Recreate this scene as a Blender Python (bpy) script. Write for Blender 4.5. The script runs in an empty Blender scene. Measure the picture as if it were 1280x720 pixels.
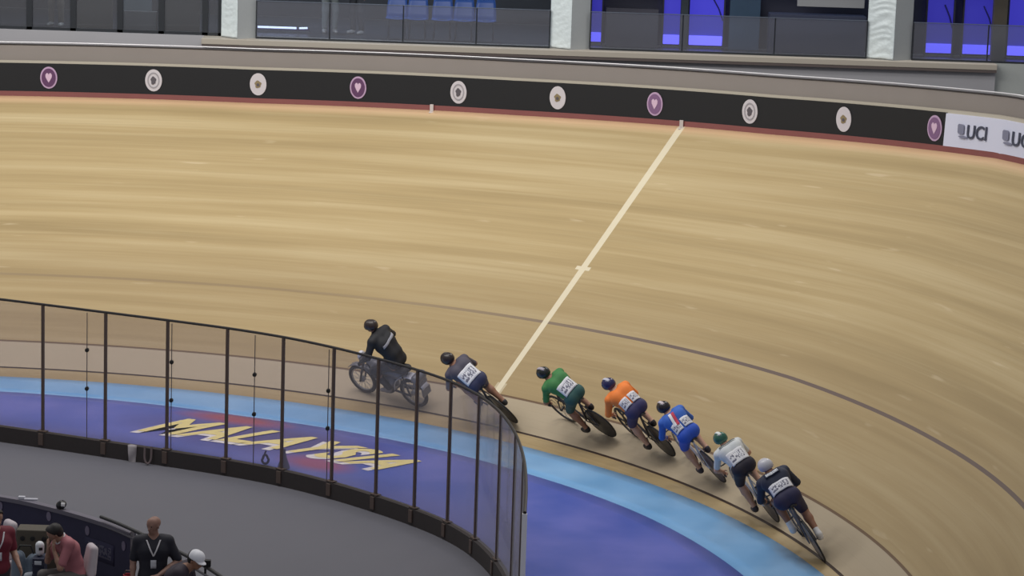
import bpy, bmesh, math, random
import numpy as np
from mathutils import Vector, Matrix
random.seed(4); rng = np.random.default_rng(4)
PI = math.pi
SC = bpy.context.scene
COL = SC.collection

# ------------------------------------------------------------------ camera
F, PITCH, ROLL, CAMH = 3528.0, math.radians(11), math.radians(1.9), 11.7
_f = np.array([0, math.cos(PITCH), -math.sin(PITCH)]); _u = np.array([0, math.sin(PITCH), math.cos(PITCH)]); _x = np.array([1., 0, 0])
XR = math.cos(ROLL)*_x + math.sin(ROLL)*_u
UR = -math.sin(ROLL)*_x + math.cos(ROLL)*_u
CAM = np.array([0, 0, CAMH])
def ray(px, py):
    return _f + XR*(px-640)/F - UR*(py-360)/F
def at_z(px, py, z):
    d = ray(px, py); return CAM + d*((z-CAMH)/d[2])
def at_y(px, py, y):
    d = ray(px, py); return CAM + d*(y/d[1])
def to_px(w):
    v = np.asarray(w, float)-CAM; D = v@_f
    return np.stack([640+F*(v@XR)/D, 360-F*(v@UR)/D], -1)
cam = bpy.data.objects.new('camera', bpy.data.cameras.new('camera'))
COL.objects.link(cam); SC.camera = cam
cam.data.sensor_width = 36; cam.data.lens = F/1280*36
cam.data.clip_end = 300
m = Matrix.Identity(4)
for i in range(3):
    m[i][0] = XR[i]; m[i][1] = UR[i]; m[i][2] = -_f[i]; m[i][3] = CAM[i]
cam.matrix_world = m

# ------------------------------------------------------------------ materials
def lin(c):
    return tuple(((v/255)/12.92 if v/255 <= .04045 else ((v/255+.055)/1.055)**2.4) for v in c)+(1.0,)
MATS = {}
def mat(name, rgb, rough=.6, metal=0, noise=.0, nscale=20., bump=0., bscale=60., spec=.5, emit=None, estr=0, coat=0):
    if name in MATS: return MATS[name]
    M = bpy.data.materials.new(name); M.use_nodes = True; nt = M.node_tree; b = nt.nodes['Principled BSDF']
    b.inputs['Roughness'].default_value = rough; b.inputs['Metallic'].default_value = metal
    b.inputs['Specular IOR Level'].default_value = spec; b.inputs['Coat Weight'].default_value = coat
    c = lin(rgb)
    tc = nt.nodes.new('ShaderNodeTexCoord')
    n = nt.nodes.new('ShaderNodeTexNoise'); n.inputs['Scale'].default_value = nscale; n.inputs['Detail'].default_value = 4
    nt.links.new(tc.outputs['Object'], n.inputs['Vector'])
    mx = nt.nodes.new('ShaderNodeMix'); mx.data_type = 'RGBA'
    mx.inputs['A'].default_value = tuple(v*(1-noise) for v in c[:3])+(1,)
    mx.inputs['B'].default_value = tuple(min(1, v*(1+noise)) for v in c[:3])+(1,)
    nt.links.new(n.outputs['Fac'], mx.inputs['Factor']); nt.links.new(mx.outputs['Result'], b.inputs['Base Color'])
    if bump:
        n2 = nt.nodes.new('ShaderNodeTexNoise'); n2.inputs['Scale'].default_value = bscale
        nt.links.new(tc.outputs['Object'], n2.inputs['Vector'])
        bp = nt.nodes.new('ShaderNodeBump'); bp.inputs['Strength'].default_value = bump; bp.inputs['Distance'].default_value = .02
        nt.links.new(n2.outputs['Fac'], bp.inputs['Height']); nt.links.new(bp.outputs['Normal'], b.inputs['Normal'])
    if emit:
        b.inputs['Emission Color'].default_value = lin(emit); b.inputs['Emission Strength'].default_value = estr
    MATS[name] = M; return M

def marks_mat(name, base, ink, scale=28, thr=.52, squash=2.2):
    """printed cloth: illegible dark marks on a pale ground, in UV space"""
    if name in MATS: return MATS[name]
    M = bpy.data.materials.new(name); M.use_nodes = True; nt = M.node_tree; b = nt.nodes['Principled BSDF']
    b.inputs['Roughness'].default_value = .75
    uv = nt.nodes.new('ShaderNodeUVMap'); mp = nt.nodes.new('ShaderNodeMapping'); mp.inputs['Scale'].default_value = (scale/6, scale/6/squash, 1)
    nt.links.new(uv.outputs[0], mp.inputs[0])
    n = nt.nodes.new('ShaderNodeTexNoise'); n.inputs['Scale'].default_value = 1.6; n.inputs['Detail'].default_value = 1
    nt.links.new(mp.outputs[0], n.inputs['Vector'])
    sep = nt.nodes.new('ShaderNodeSeparateXYZ'); nt.links.new(uv.outputs[0], sep.inputs[0])
    def mth(op, a, bb=None):
        q = nt.nodes.new('ShaderNodeMath'); q.operation = op
        for i, v in enumerate((a, bb)):
            if v is None: continue
            if isinstance(v, (int, float)): q.inputs[i].default_value = v
            else: nt.links.new(v, q.inputs[i])
        return q.outputs[0]
    inside = mth('MULTIPLY', mth('LESS_THAN', mth('ABSOLUTE', mth('SUBTRACT', sep.outputs[0], .5)), .40),
                 mth('LESS_THAN', mth('ABSOLUTE', mth('SUBTRACT', sep.outputs[1], .5)), .30))
    k = mth('MULTIPLY', mth('GREATER_THAN', n.outputs['Fac'], thr), inside)
    mx = nt.nodes.new('ShaderNodeMix'); mx.data_type = 'RGBA'; mx.inputs['A'].default_value = lin(base); mx.inputs['B'].default_value = lin(ink)
    nt.links.new(k, mx.inputs['Factor']); nt.links.new(mx.outputs['Result'], b.inputs['Base Color'])
    MATS[name] = M; return M

def glass_mat(name, tint, refl=.12, rough=.05):
    if name in MATS: return MATS[name]
    M = bpy.data.materials.new(name); M.use_nodes = True; nt = M.node_tree
    for n in list(nt.nodes): nt.nodes.remove(n)
    o = nt.nodes.new('ShaderNodeOutputMaterial'); t = nt.nodes.new('ShaderNodeBsdfTransparent'); t.inputs[0].default_value = tint
    g = nt.nodes.new('ShaderNodeBsdfGlossy'); g.inputs['Roughness'].default_value = rough; g.inputs[0].default_value = (.8, .8, .85, 1)
    df = nt.nodes.new('ShaderNodeBsdfDiffuse'); df.inputs[0].default_value = lin((176, 174, 180))
    lw = nt.nodes.new('ShaderNodeLayerWeight'); lw.inputs[0].default_value = .5
    pw = nt.nodes.new('ShaderNodeMath'); pw.operation = 'POWER'; nt.links.new(lw.outputs['Facing'], pw.inputs[0]); pw.inputs[1].default_value = 4.0
    ma = nt.nodes.new('ShaderNodeMath'); ma.operation = 'MULTIPLY_ADD'; nt.links.new(pw.outputs[0], ma.inputs[0]); ma.inputs[1].default_value = .55; ma.inputs[2].default_value = .03
    mx = nt.nodes.new('ShaderNodeMixShader'); nt.links.new(ma.outputs[0], mx.inputs[0])
    nt.links.new(t.outputs[0], mx.inputs[1]); nt.links.new(g.outputs[0], mx.inputs[2])
    m2 = nt.nodes.new('ShaderNodeMixShader')
    md = nt.nodes.new('ShaderNodeMath'); md.operation = 'MULTIPLY_ADD'; nt.links.new(pw.outputs[0], md.inputs[0]); md.inputs[1].default_value = .40; md.inputs[2].default_value = refl; nt.links.new(md.outputs[0], m2.inputs[0])
    nt.links.new(mx.outputs[0], m2.inputs[1]); nt.links.new(df.outputs[0], m2.inputs[2])
    nt.links.new(m2.outputs[0], o.inputs[0]); MATS[name] = M; return M

# ------------------------------------------------------------------ object helpers
def tag(o, label=None, cat=None, group=None, kind=None):
    if label: o['label'] = label
    if cat: o['category'] = cat
    if group: o['group'] = group
    if kind: o['kind'] = kind
    return o
def empty(name, label, cat, loc=(0, 0, 0), mw=None, group=None):
    o = bpy.data.objects.new(name, None); COL.objects.link(o); o.empty_display_size = .2
    if mw is not None: o.matrix_world = mw
    else: o.location = loc
    return tag(o, label, cat, group)
def link_mesh(name, me, mats, parent=None, smooth=True):
    if not isinstance(mats, (list, tuple)): mats = [mats]
    for m_ in mats: me.materials.append(m_)
    if smooth: me.polygons.foreach_set('use_smooth', [True]*len(me.polygons))
    o = bpy.data.objects.new(name, me); COL.objects.link(o)
    if parent is not None: o.parent = parent
    return o
class MB:
    """collects shapes of ONE mesh"""
    def __init__(s): s.v = []; s.f = []; s.mi = []
    def add(s, v, f, mi=0):
        n = len(s.v); s.v += [tuple(map(float, p)) for p in v]; s.f += [tuple(i+n for i in q) for q in f]; s.mi += [mi]*len(f); return s
    def box(s, c, size, R=None, mi=0):
        c = np.array(c, float); h = np.array(size)/2
        P = np.array([(a, b, d) for a in (-1, 1) for b in (-1, 1) for d in (-1, 1)])*h
        if R is not None: P = P@np.array(R).T
        return s.add(P+c, [(0, 1, 3, 2), (4, 6, 7, 5), (0, 4, 5, 1), (2, 3, 7, 6), (0, 2, 6, 4), (1, 5, 7, 3)], mi)
    def tube(s, pts, r, seg=10, mi=0, closed=False, flat=1.0):
        pts = np.array(pts, float); n = len(pts); r = np.broadcast_to(np.array(r, float), (n,))
        T = np.gradient(pts, axis=0) if not closed else np.roll(pts, -1, 0)-np.roll(pts, 1, 0)
        T = T/np.linalg.norm(T, axis=1)[:, None]
        up = np.array([0, 0, 1.]);
        if abs(T[0]@up) > .9: up = np.array([0, 1., 0])
        V = []
        for i in range(n):
            a = np.cross(up, T[i]); la = np.linalg.norm(a)
            if la < 1e-3: a = prev
            else: a = a/la
            prev = a
            b = np.cross(T[i], a)
            for k in range(seg):
                t = 2*PI*k/seg; V.append(pts[i]+r[i]*(math.cos(t)*a*flat+math.sin(t)*b))
        Fc = []
        m_ = n if closed else n-1
        for i in range(m_):
            j = (i+1) % n
            for k in range(seg): Fc.append((i*seg+k, i*seg+(k+1) % seg, j*seg+(k+1) % seg, j*seg+k))
        if not closed:
            Fc.append(tuple(range(seg))[::-1]); Fc.append(tuple((n-1)*seg+k for k in range(seg)))
        return s.add(V, Fc, mi)
    def lathe(s, prof, c, axis='y', seg=32, mi=0):
        """prof = (radius, height) along axis"""
        V = []; c = np.array(c, float)
        for r, h in prof:
            for k in range(seg):
                t = 2*PI*k/seg; a, b = r*math.cos(t), r*math.sin(t)
                V.append(c+np.array({'y': (a, h, b), 'z': (a, b, h), 'x': (h, a, b)}[axis]))
        Fc = []
        for i in range(len(prof)-1):
            for k in range(seg): Fc.append((i*seg+k, i*seg+(k+1) % seg, (i+1)*seg+(k+1) % seg, (i+1)*seg+k))
        Fc.append(tuple(range(seg))[::-1]); Fc.append(tuple((len(prof)-1)*seg+k for k in range(seg)))
        return s.add(V, Fc, mi)
    def build(s, name, mats, parent=None, smooth=False, bevel=0):
        me = bpy.data.meshes.new(name); me.from_pydata(s.v, [], s.f)
        bm = bmesh.new(); bm.from_mesh(me); bmesh.ops.recalc_face_normals(bm, faces=bm.faces); bm.to_mesh(me); bm.free()
        me.polygons.foreach_set('material_index', s.mi)
        o = link_mesh(name, me, mats, parent, smooth)
        if smooth:
            try: me.set_sharp_from_angle(angle=math.radians(40))
            except Exception: pass
        if bevel:
            b = o.modifiers.new('bevel', 'BEVEL'); b.width = bevel; b.segments = 2; b.limit_method = 'ANGLE'
        return o
def grid_mesh(name, G, mats, parent=None, UV=None, mi=None, smooth=True):
    """G: (n,m,3) grid"""
    n, m_ = G.shape[:2]
    me = bpy.data.meshes.new(name)
    f = [(i*m_+j, (i+1)*m_+j, (i+1)*m_+j+1, i*m_+j+1) for i in range(n-1) for j in range(m_-1)]
    me.from_pydata(G.reshape(-1, 3).tolist(), [], f)
    if UV is not None:
        l = me.uv_layers.new(name='UVMap'); u = UV.reshape(-1, 2)
        idx = np.array([i for q in f for i in q]); l.data.foreach_set('uv', u[idx].ravel())
    if mi is not None: me.polygons.foreach_set('material_index', [mi[j] for i in range(n-1) for j in range(m_-1)])
    bm = bmesh.new(); bm.from_mesh(me)
    bm.faces.ensure_lookup_table()
    if sum(fc.normal.z for fc in bm.faces) < 0: bmesh.ops.reverse_faces(bm, faces=bm.faces)
    bm.to_mesh(me); bm.free()
    return link_mesh(name, me, mats, parent, smooth)
def solid(o, t, off=-1):
    s_ = o.modifiers.new('solid', 'SOLIDIFY'); s_.thickness = t; s_.offset = off; return o

# ------------------------------------------------------------------ track geometry (s along the measurement line, w up the banking)
SA, SB = -13.0, 24.0
S = np.linspace(SA, SB, 297)
kn = np.linspace(-8, 24, 9)
KAP = np.interp(S, np.r_[-13, kn], [.03, .047, .055, .062, .067, .069, .069, .067, .065, .062])
BET = np.interp(S, np.r_[-13, kn], [.53, .549, .564, .578, .607, .646, .7, .697, .738, .779])
i0 = np.searchsorted(S, -8)
ds = S[1]-S[0]
th = np.concatenate([[0], np.cumsum((KAP[1:]+KAP[:-1])/2*ds)]); th = .233-(th-th[i0])
tm = (th[1:]+th[:-1])/2
X0 = np.concatenate([[0], np.cumsum(np.cos(tm)*ds)]); Y0 = np.concatenate([[0], np.cumsum(np.sin(tm)*ds)])
X0 += -14.577-X0[i0]; Y0 += 50.342-Y0[i0]
WTOP = 7.825
def tr(s, w, dz=0.0):
    """point on the track at station s, slope distance w (flat inside w<0)"""
    s = np.asarray(s, float); w = np.asarray(w, float)
    t = np.interp(s, S, th); b = np.interp(s, S, BET)
    nx, ny = -np.sin(t), np.cos(t)
    wp = np.maximum(w, 0); wn = np.minimum(w, 0)
    hr = wp*np.cos(b)+wn
    return np.stack([np.interp(s, S, X0)+nx*hr, np.interp(s, S, Y0)+ny*hr, wp*np.sin(b)+dz], -1)
def rimpt(s, out=0.0, dz=0.0):
    t = np.interp(s, S, th); p = tr(s, WTOP)
    return p+np.stack([-np.sin(t)*out, np.cos(t)*out, np.zeros_like(t)+dz], -1)
_gs, _gw = np.meshgrid(np.linspace(SA, SB, 371), np.linspace(-5, WTOP, 129), indexing='ij')
_gp = to_px(tr(_gs, _gw))
def sw_at(px, py):
    d = (_gp[..., 0]-px)**2+(_gp[..., 1]-py)**2; i = np.unravel_index(d.argmin(), d.shape)
    return _gs[i], _gw[i]
_rs = np.linspace(SA, SB, 2000)
def rim_s(px, dz=0.3):
    return float(_rs[np.abs(to_px(rimpt(_rs, 0, dz))[:, 0]-px).argmin()])

SPW, STW = .706, 2.513
# wood material
def wood_track():
    M = bpy.data.materials.new('track_wood'); M.use_nodes = True; nt = M.node_tree; b = nt.nodes['Principled BSDF']
    L = nt.links
    uv = nt.nodes.new('ShaderNodeUVMap'); sep = nt.nodes.new('ShaderNodeSeparateXYZ'); L.new(uv.outputs[0], sep.inputs[0])
    U, V = sep.outputs[0], sep.outputs[1]
    def mth(op, a, bb=None, c=None):
        q = nt.nodes.new('ShaderNodeMath'); q.operation = op
        for i, v in enumerate((a, bb, c)):
            if v is None: continue
            if isinstance(v, (int, float)): q.inputs[i].default_value = v
            else: L.new(v, q.inputs[i])
        return q.outputs[0]
    def noise(sx, sy, det=4, off=0, rough=.55):
        mp = nt.nodes.new('ShaderNodeMapping'); mp.inputs['Scale'].default_value = (sx, sy, 1); mp.inputs['Location'].default_value = (off, off*.7, 0)
        L.new(uv.outputs[0], mp.inputs[0])
        n = nt.nodes.new('ShaderNodeTexNoise'); n.inputs['Scale'].default_value = 1; n.inputs['Detail'].default_value = det; n.inputs['Roughness'].default_value = rough
        L.new(mp.outputs[0], n.inputs['Vector']); return n.outputs['Fac']
    def ramp(fac, stops):
        r = nt.nodes.new('ShaderNodeValToRGB'); r.color_ramp.elements.remove(r.color_ramp.elements[1])
        r.color_ramp.elements[0].position = stops[0][0]; r.color_ramp.elements[0].color = stops[0][1]
        for p, c in stops[1:]:
            e = r.color_ramp.elements.new(p); e.color = c
        L.new(fac, r.inputs[0]); return r.outputs[0]
    def mix(fac, a, bb, mode='MIX'):
        q = nt.nodes.new('ShaderNodeMix'); q.data_type = 'RGBA'; q.blend_type = mode
        for k, v in (('Factor', fac), ('A', a), ('B', bb)):
            if isinstance(v, (int, float)): q.inputs[k].default_value = v
            elif isinstance(v, tuple): q.inputs[k].default_value = v
            else: L.new(v, q.inputs[k])
        return q.outputs['Result']
    # long riding streaks along the boards, with a faint slant
    sl = nt.nodes.new('ShaderNodeCombineXYZ'); L.new(U, sl.inputs[0]); L.new(mth('ADD', V, mth('MULTIPLY', U, .02)), sl.inputs[1])
    c0 = ramp(noise(.10, 2.2, 6), [(.3, lin(WOOD_D)), (.5, lin(WOOD_M)), (.72, lin(WOOD_L))])
    c1 = mix(mth('MULTIPLY', ramp(noise(.18, 9, 3, 7), [(.52, (0, 0, 0, 1)), (.68, (1, 1, 1, 1))]), .35), c0, lin(WOOD_L))
    c2 = mix(mth('MULTIPLY', ramp(noise(.05, 16, 4, 31), [(.55, (0, 0, 0, 1)), (.7, (1, 1, 1, 1))]), .30), c1, lin(WOOD_D))
    # scuffs: short bright worn spots
    c3 = mix(mth('MULTIPLY', ramp(noise(.8, 5, 2, 3), [(.68, (0, 0, 0, 1)), (.74, (1, 1, 1, 1))]), .35), c2, lin((222, 204, 172)))
    # worn, greyer riding zone at the bottom of the bank
    grey = ramp(mth('ADD', mth('MULTIPLY', V, .125), mth('MULTIPLY', noise(.3, 1.2, 3, 11), .05)), [(.0, (1, 1, 1, 1)), (.36, (.75, .75, .75, 1)), (.55, (0, 0, 0, 1))])
    c4 = mix(mth('MULTIPLY', grey, .45), c3, lin(WOOD_G))
    # sprinters' lane
    lane = mth('MULTIPLY', mth('LESS_THAN', V, SPW), mth('GREATER_THAN', V, 0.0))
    c5 = mix(mth('MULTIPLY', lane, .62), c4, lin(LANE))
    # peach strip against the kerb
    pk = ramp(mth('ADD', mth('MULTIPLY', V, .125), mth('MULTIPLY', noise(.7, 2, 2, 5), .01)), [(.950, (0, 0, 0, 1)), (.975, (1, 1, 1, 1))])
    c5b = mix(mth('MULTIPLY', pk, .7), c5, lin((226, 186, 150)))
    # lines
    def line(c, w, col, base, k=1.0, fade=None):
        mk = mth('LESS_THAN', mth('ABSOLUTE', mth('SUBTRACT', V, c)), w/2)
        return mix(mth('MULTIPLY', mk, k), base, lin(col))
    c6 = line(0.0, .055, (58, 44, 38), c5b)
    c6 = line(SPW, .045, (92, 66, 48), c6, .85)
    fade = mth('MINIMUM', mth('MAXIMUM', mth('DIVIDE', mth('SUBTRACT', U, 1.0), 8.0), .28), 1.0)
    c6 = line(STW, .065, (96, 82, 84), c6, mth('MULTIPLY', fade, .85))
    # plank joints
    pj = mth('LESS_THAN', mth('FRACT', mth('MULTIPLY', V, 6.0)), .04)
    c6 = mix(mth('MULTIPLY', pj, .08), c6, lin((90, 70, 50)))
    # white sprint line across the bank
    sx0, sx1 = WL
    cen = mth('ADD', mth('MULTIPLY', mth('SUBTRACT', V, SPW), (sx1-sx0)/(WTOP-SPW)), sx0)
    du = mth('ABSOLUTE', mth('SUBTRACT', U, cen))
    wl = mth('MULTIPLY', mth('LESS_THAN', du, .055), mth('GREATER_THAN', V, SPW+.02))
    pad = mth('MULTIPLY', mth('LESS_THAN', du, .13), mth('LESS_THAN', mth('ABSOLUTE', mth('SUBTRACT', V, PADW)), .045))
    pad2 = mth('MULTIPLY', mth('LESS_THAN', du, .10), mth('LESS_THAN', mth('ABSOLUTE', mth('SUBTRACT', V, SPW+.14)), .13))
    wm = mth('MINIMUM', mth('ADD', mth('ADD', wl, pad), mth('MULTIPLY', pad2, .5)), 1)
    c7 = mix(mth('MULTIPLY', wm, .85), c6, lin((226, 216, 190)))
    L.new(c7, b.inputs['Base Color'])
    b.inputs['Roughness'].default_value = .42; b.inputs['Specular IOR Level'].default_value = .35
    return M
WOOD_D, WOOD_M, WOOD_L, WOOD_G, LANE = (162, 141, 101), (179, 157, 115), (198, 179, 139), (140, 119, 88), (180, 168, 150)
WL = (sw_at(614, 496)[0], sw_at(853, 157)[0]); PADW = sw_at(727, 333)[1]
WOOD = wood_track()
ws = np.concatenate([np.linspace(-.85, 0, 6), np.linspace(.05, WTOP, 60)])
GS, GW = np.meshgrid(S[::2], ws, indexing='ij')
track = grid_mesh('track_surface', tr(GS, GW), WOOD, UV=np.stack([GS, GW], -1)); solid(track, .12)
tag(track, kind='structure')

# ------------------------------------------------------------------ glass fence curve
FB = [(53.7, 381.3), (134.7, 391), (211, 402), (288, 410), (359, 421), (423, 434.7), (478, 451), (526, 463), (568, 477), (604, 493), (632, 516), (649.5, 543), (659, 574), (660, 610), (656, 642)]
HF = 2.19
fp = np.array([at_z(x_, y_, HF)[:2] for x_, y_ in FB])
for _ in range(2):                                   # even out reading noise
    q = fp.copy(); q[1:-1] = fp[1:-1]*.5+(fp[:-2]+fp[2:])*.25; fp = q
dl = fp[0]-fp[1]
pre = [fp[0]+dl*k+np.array([0, -.03*k*k]) for k in (4, 3, 2, 1)]
FP = np.array(pre+list(fp))                           # post feet (x,y)
def fence_dense(n=8):
    out = []
    for i in range(len(FP)-1):
        p0 = FP[max(i-1, 0)]; p1 = FP[i]; p2 = FP[i+1]; p3 = FP[min(i+2, len(FP)-1)]
        for k in range(n):
            t = k/n; out.append(.5*((2*p1)+(-p0+p2)*t+(2*p0-5*p1+4*p2-p3)*t*t+(-p0+3*p1-3*p2+p3)*t**3))
    out.append(FP[-1]); return np.array(out)
FD = fence_dense()
# ------------------------------------------------------------------ blue apron
def apron_mat(name, base, var, k=.5, art=False):
    M = bpy.data.materials.new(name); M.use_nodes = True; nt = M.node_tree; b = nt.nodes['Principled BSDF']; L = nt.links
    b.inputs['Roughness'].default_value = .35; b.inputs['Specular IOR Level'].default_value = .35
    tc = nt.nodes.new('ShaderNodeTexCoord'); n = nt.nodes.new('ShaderNodeTexNoise'); n.inputs['Scale'].default_value = .7; n.inputs['Detail'].default_value = 3
    L.new(tc.outputs['Object'], n.inputs['Vector'])
    r = nt.nodes.new('ShaderNodeValToRGB'); r.color_ramp.elements[0].position = .38; r.color_ramp.elements[1].position = .68
    r.color_ramp.elements[0].color = lin(base); r.color_ramp.elements[1].color = lin(var); L.new(n.outputs['Fac'], r.inputs[0])
    col = r.outputs[0]
    if art:
        uv = nt.nodes.new('ShaderNodeUVMap')
        def blob(cu, cv, ru, rv, colr, kk, col, shear=0.0):
            mp = nt.nodes.new('ShaderNodeMapping'); mp.vector_type = 'POINT'
            mp.inputs['Location'].default_value = (-cu/ru, -cv/rv, 0); mp.inputs['Scale'].default_value = (1/ru, 1/rv, 1)
            L.new(uv.outputs[0], mp.inputs[0])
            g = nt.nodes.new('ShaderNodeTexGradient'); g.gradient_type = 'SPHERICAL'; L.new(mp.outputs[0], g.inputs[0])
            m_ = nt.nodes.new('ShaderNodeMath'); m_.operation = 'MULTIPLY'; m_.use_clamp = True; m_.inputs[1].default_value = kk; L.new(g.outputs[1], m_.inputs[0])
            x_ = nt.nodes.new('ShaderNodeMix'); x_.data_type = 'RGBA'; L.new(m_.outputs[0], x_.inputs['Factor']); L.new(col, x_.inputs['A']); x_.inputs['B'].default_value = lin(colr)
            return x_.outputs['Result']
        col = blob(4.4, -3.2, 3.9, 1.3, (62, 58, 128), 1.6, col)
        col = blob(3.0, -2.35, 1.5, .42, (150, 66, 96), 1.6, col)
        col = blob(6.6, -4.05, 1.2, .5, (142, 62, 112), 1.5, col)
    L.new(col, b.inputs['Base Color']); return M
DEEP = apron_mat('apron_deep_blue', (62, 86, 176), (96, 106, 190), art=True)
LIGHT = apron_mat('apron_light_blue', (112, 166, 216), (134, 180, 224))
wl_ = np.interp(S, [-13, -2, 1, 3, 6, 8, 10, 13, 17, 24], [-1.9, -1.9, -2.02, -2.1, -1.98, -1.9, -1.83, -1.62, -1.42, -1.3])
wo_ = np.interp(S, [-13, -2, 2, 9, 11, 14, 17, 24], [-.72, -.74, -.76, -.64, -.5, -.36, -.25, -.2])
ss = S[::2]
li_, lo_ = wl_[::2], wo_[::2]
G = np.stack([tr(ss, lo_*(1-t)+li_*t, .004) for t in np.linspace(0, 1, 5)], 1)
lb = grid_mesh('apron_light_band', G, LIGHT); solid(lb, .05); tag(lb, kind='structure')
# deep blue: from light band inwards to the fence line
fs = np.array([S[np.hypot(X0-p[0], Y0-p[1]).argmin()] for p in FD])
inner = []
k_end = FD[-1]
FDx = np.vstack([FD, [FD[-1]+(FD[-1]-FD[-4])/np.linalg.norm(FD[-1]-FD[-4])*d for d in (2, 5, 8)]])
cum = np.r_[0, np.cumsum(np.linalg.norm(np.diff(FDx, axis=0), axis=1))]
tt = np.linspace(0, 1, 150)
fen = np.stack([np.interp(tt*cum[-1], cum, FDx[:, k]) for k in (0, 1)], -1)
so = np.interp(tt, [0, 1], [-12.6, 23.5])
# match outer station to fence arclength with monotone map
so = np.interp(tt, [0, .36, .55, .65, 1], [-12.6, 2.0, 8.0, 14.0, 23.5])
outp = tr(so, np.interp(so, S, wl_))[:, :2]
A = np.linspace(0, 1, 14)
G = np.zeros((150, 14, 3)); UVd = np.zeros((150, 14, 2))
for j, a in enumerate(A):
    G[:, j, :2] = outp*(1-a)+fen*a; G[:, j, 2] = 0.0
for i in range(150):
    for j in range(14):
        p = G[i, j, :2]; d = np.hypot(X0-p[0], Y0-p[1]); q_ = d.argmin(); UVd[i, j] = (S[q_], -d[q_])
db = grid_mesh('apron_deep_blue', G, DEEP, UV=UVd); solid(db, .10); tag(db, kind='structure')

# MALAYSIA lettering painted on the apron
def text_polys(s, shear=0, font_scale=1, spacing=1.0, bold=0.0):
    cu = bpy.data.curves.new('t', 'FONT'); cu.body = s; cu.shear = shear; cu.space_character = spacing; cu.resolution_u = 3; cu.fill_mode = 'FRONT'
    cu.offset = bold
    o = bpy.data.objects.new('t', cu); COL.objects.link(o)
    dg = bpy.context.evaluated_depsgraph_get(); dg.update()
    me = bpy.data.meshes.new_from_object(o.evaluated_get(dg))
    bm = bmesh.new(); bm.from_mesh(me); bmesh.ops.triangulate(bm, faces=bm.faces)
    bmesh.ops.subdivide_edges(bm, edges=[e for e in bm.edges if e.calc_length() > .35], cuts=2)
    bmesh.ops.triangulate(bm, faces=bm.faces)
    V = np.array([v.co[:] for v in bm.verts]); Fc = [tuple(v.index for v in f.verts) for f in bm.faces]
    bm.free(); bpy.data.objects.remove(o); bpy.data.curves.remove(cu); bpy.data.meshes.remove(me)
    V[:, :2] -= V[:, :2].min(0); V[:, :2] /= V[:, :2].max(0)
    return V, Fc
YEL = mat('paint_yellow', (232, 214, 142), .5, noise=.1, nscale=3)
WHT = mat('paint_white', (228, 222, 222), .5, noise=.05)
TV, TF = text_polys('MALAYSIA', shear=.55, spacing=1.06, bold=.03)
def apron_text(name, mt, ds_, dw, dz, s0=1.6, s1=8.0, h=1.12):
    u, v = TV[:, 0], TV[:, 1]
    s_ = s0+(s1-s0)*u+ds_; w_ = np.interp(s_, [1, 7.5], [-3.95, -3.68])+h*v*np.interp(u, [0, 1], [1.05, .88])+dw
    P_ = tr(s_, w_, 0)
    P_[:, 2] = dz
    me = bpy.data.meshes.new(name); me.from_pydata(P_.tolist(), [], TF)
    return link_mesh(name, me, mt, smooth=False)
lt = apron_text('painted_lettering', YEL, 0, 0, .010)
tag(lt, 'large yellow and white MALAYSIA lettering painted on the blue apron behind the glass fence', 'lettering')
l2 = apron_text('lettering_highlight', WHT, -.09, -.13, .006); l2.parent = lt

# infield floor, slightly lower than the apron
FLOOR = mat('infield_floor', (94, 94, 102), .6, noise=.04, nscale=.6)
fl = MB().box((0, 42, -.30), (60, 80, .1)).build('floor', FLOOR); tag(fl, kind='structure')

# ------------------------------------------------------------------ fence
METAL = mat('dark_bronze_metal', (88, 74, 68), .5, .2)
BASE = mat('fence_base_dark', (46, 40, 40), .7, noise=.15)
GLASS = glass_mat('fence_glass', (.93, .92, .95, 1), .11)
fence = empty('glass_fence', 'curved clear glass fence with dark posts along the inner edge of the blue apron', 'fence', (float(FP[6][0]), float(FP[6][1]), -.25))
finv = Matrix.Translation(-fence.location)
def fpar(o):
    o.parent = fence; o.matrix_parent_inverse = finv; return o
def ribbon(curve, z0, z1, t, name, mt, closed_t=True):
    c = np.array(curve); T = np.gradient(c, axis=0); T /= np.linalg.norm(T, axis=1)[:, None]; N = np.stack([-T[:, 1], T[:, 0]], -1)
    m_ = MB(); V = []; n = len(c)
    for sgn in (-.5, .5):
        for z in (z0, z1):
            for i in range(n): V.append((*(c[i]+N[i]*t*sgn), z[i] if hasattr(z, '__len__') else z))
    Fc = []
    for i in range(n-1):
        a, b_, c_, d = i, n+i, 2*n+i, 3*n+i
        Fc += [(a, a+1, b_+1, b_), (c_, d, d+1, c_+1), (b_, b_+1, d+1, d), (a, c_, c_+1, a+1)]
    Fc += [(0, n, 3*n, 2*n), (n-1, 3*n-1, 4*n-1, 2*n-1)]
    return m_.add(V, Fc)
fpar(ribbon(FD, -.25, .015, .12, 'base', BASE).build('base_kerb', BASE, smooth=True))
fpar(MB().tube(np.c_[FD, np.full(len(FD), HF+.01)], .022, 8).build('top_rail', mat('rail_black', (34, 30, 30), .5), smooth=True))
for i, p in enumerate(FP):
    end = i == len(FP)-1
    T = FP[min(i+1, len(FP)-1)]-FP[max(i-1, 0)]; a = math.atan2(T[1], T[0]); R = [[math.cos(a), -math.sin(a), 0], [math.sin(a), math.cos(a), 0], [0, 0, 1]]
    pm = MB().box((p[0], p[1], (HF-.2)/2), (.048, .04, HF+.2), R)
    pm.box((p[0], p[1], HF/2), (.045, .065, HF), R) if end else None; pm.box((p[0], p[1], .03), (.16, .1, .02), R).box((p[0], p[1], -.1), (.09, .16, .2), R)
    o = fpar(pm.build('post', mat('post_white', (232, 230, 232), .5) if end else METAL, bevel=.004))
    if end: o['label'] = 'white end post of the glass fence'
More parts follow.
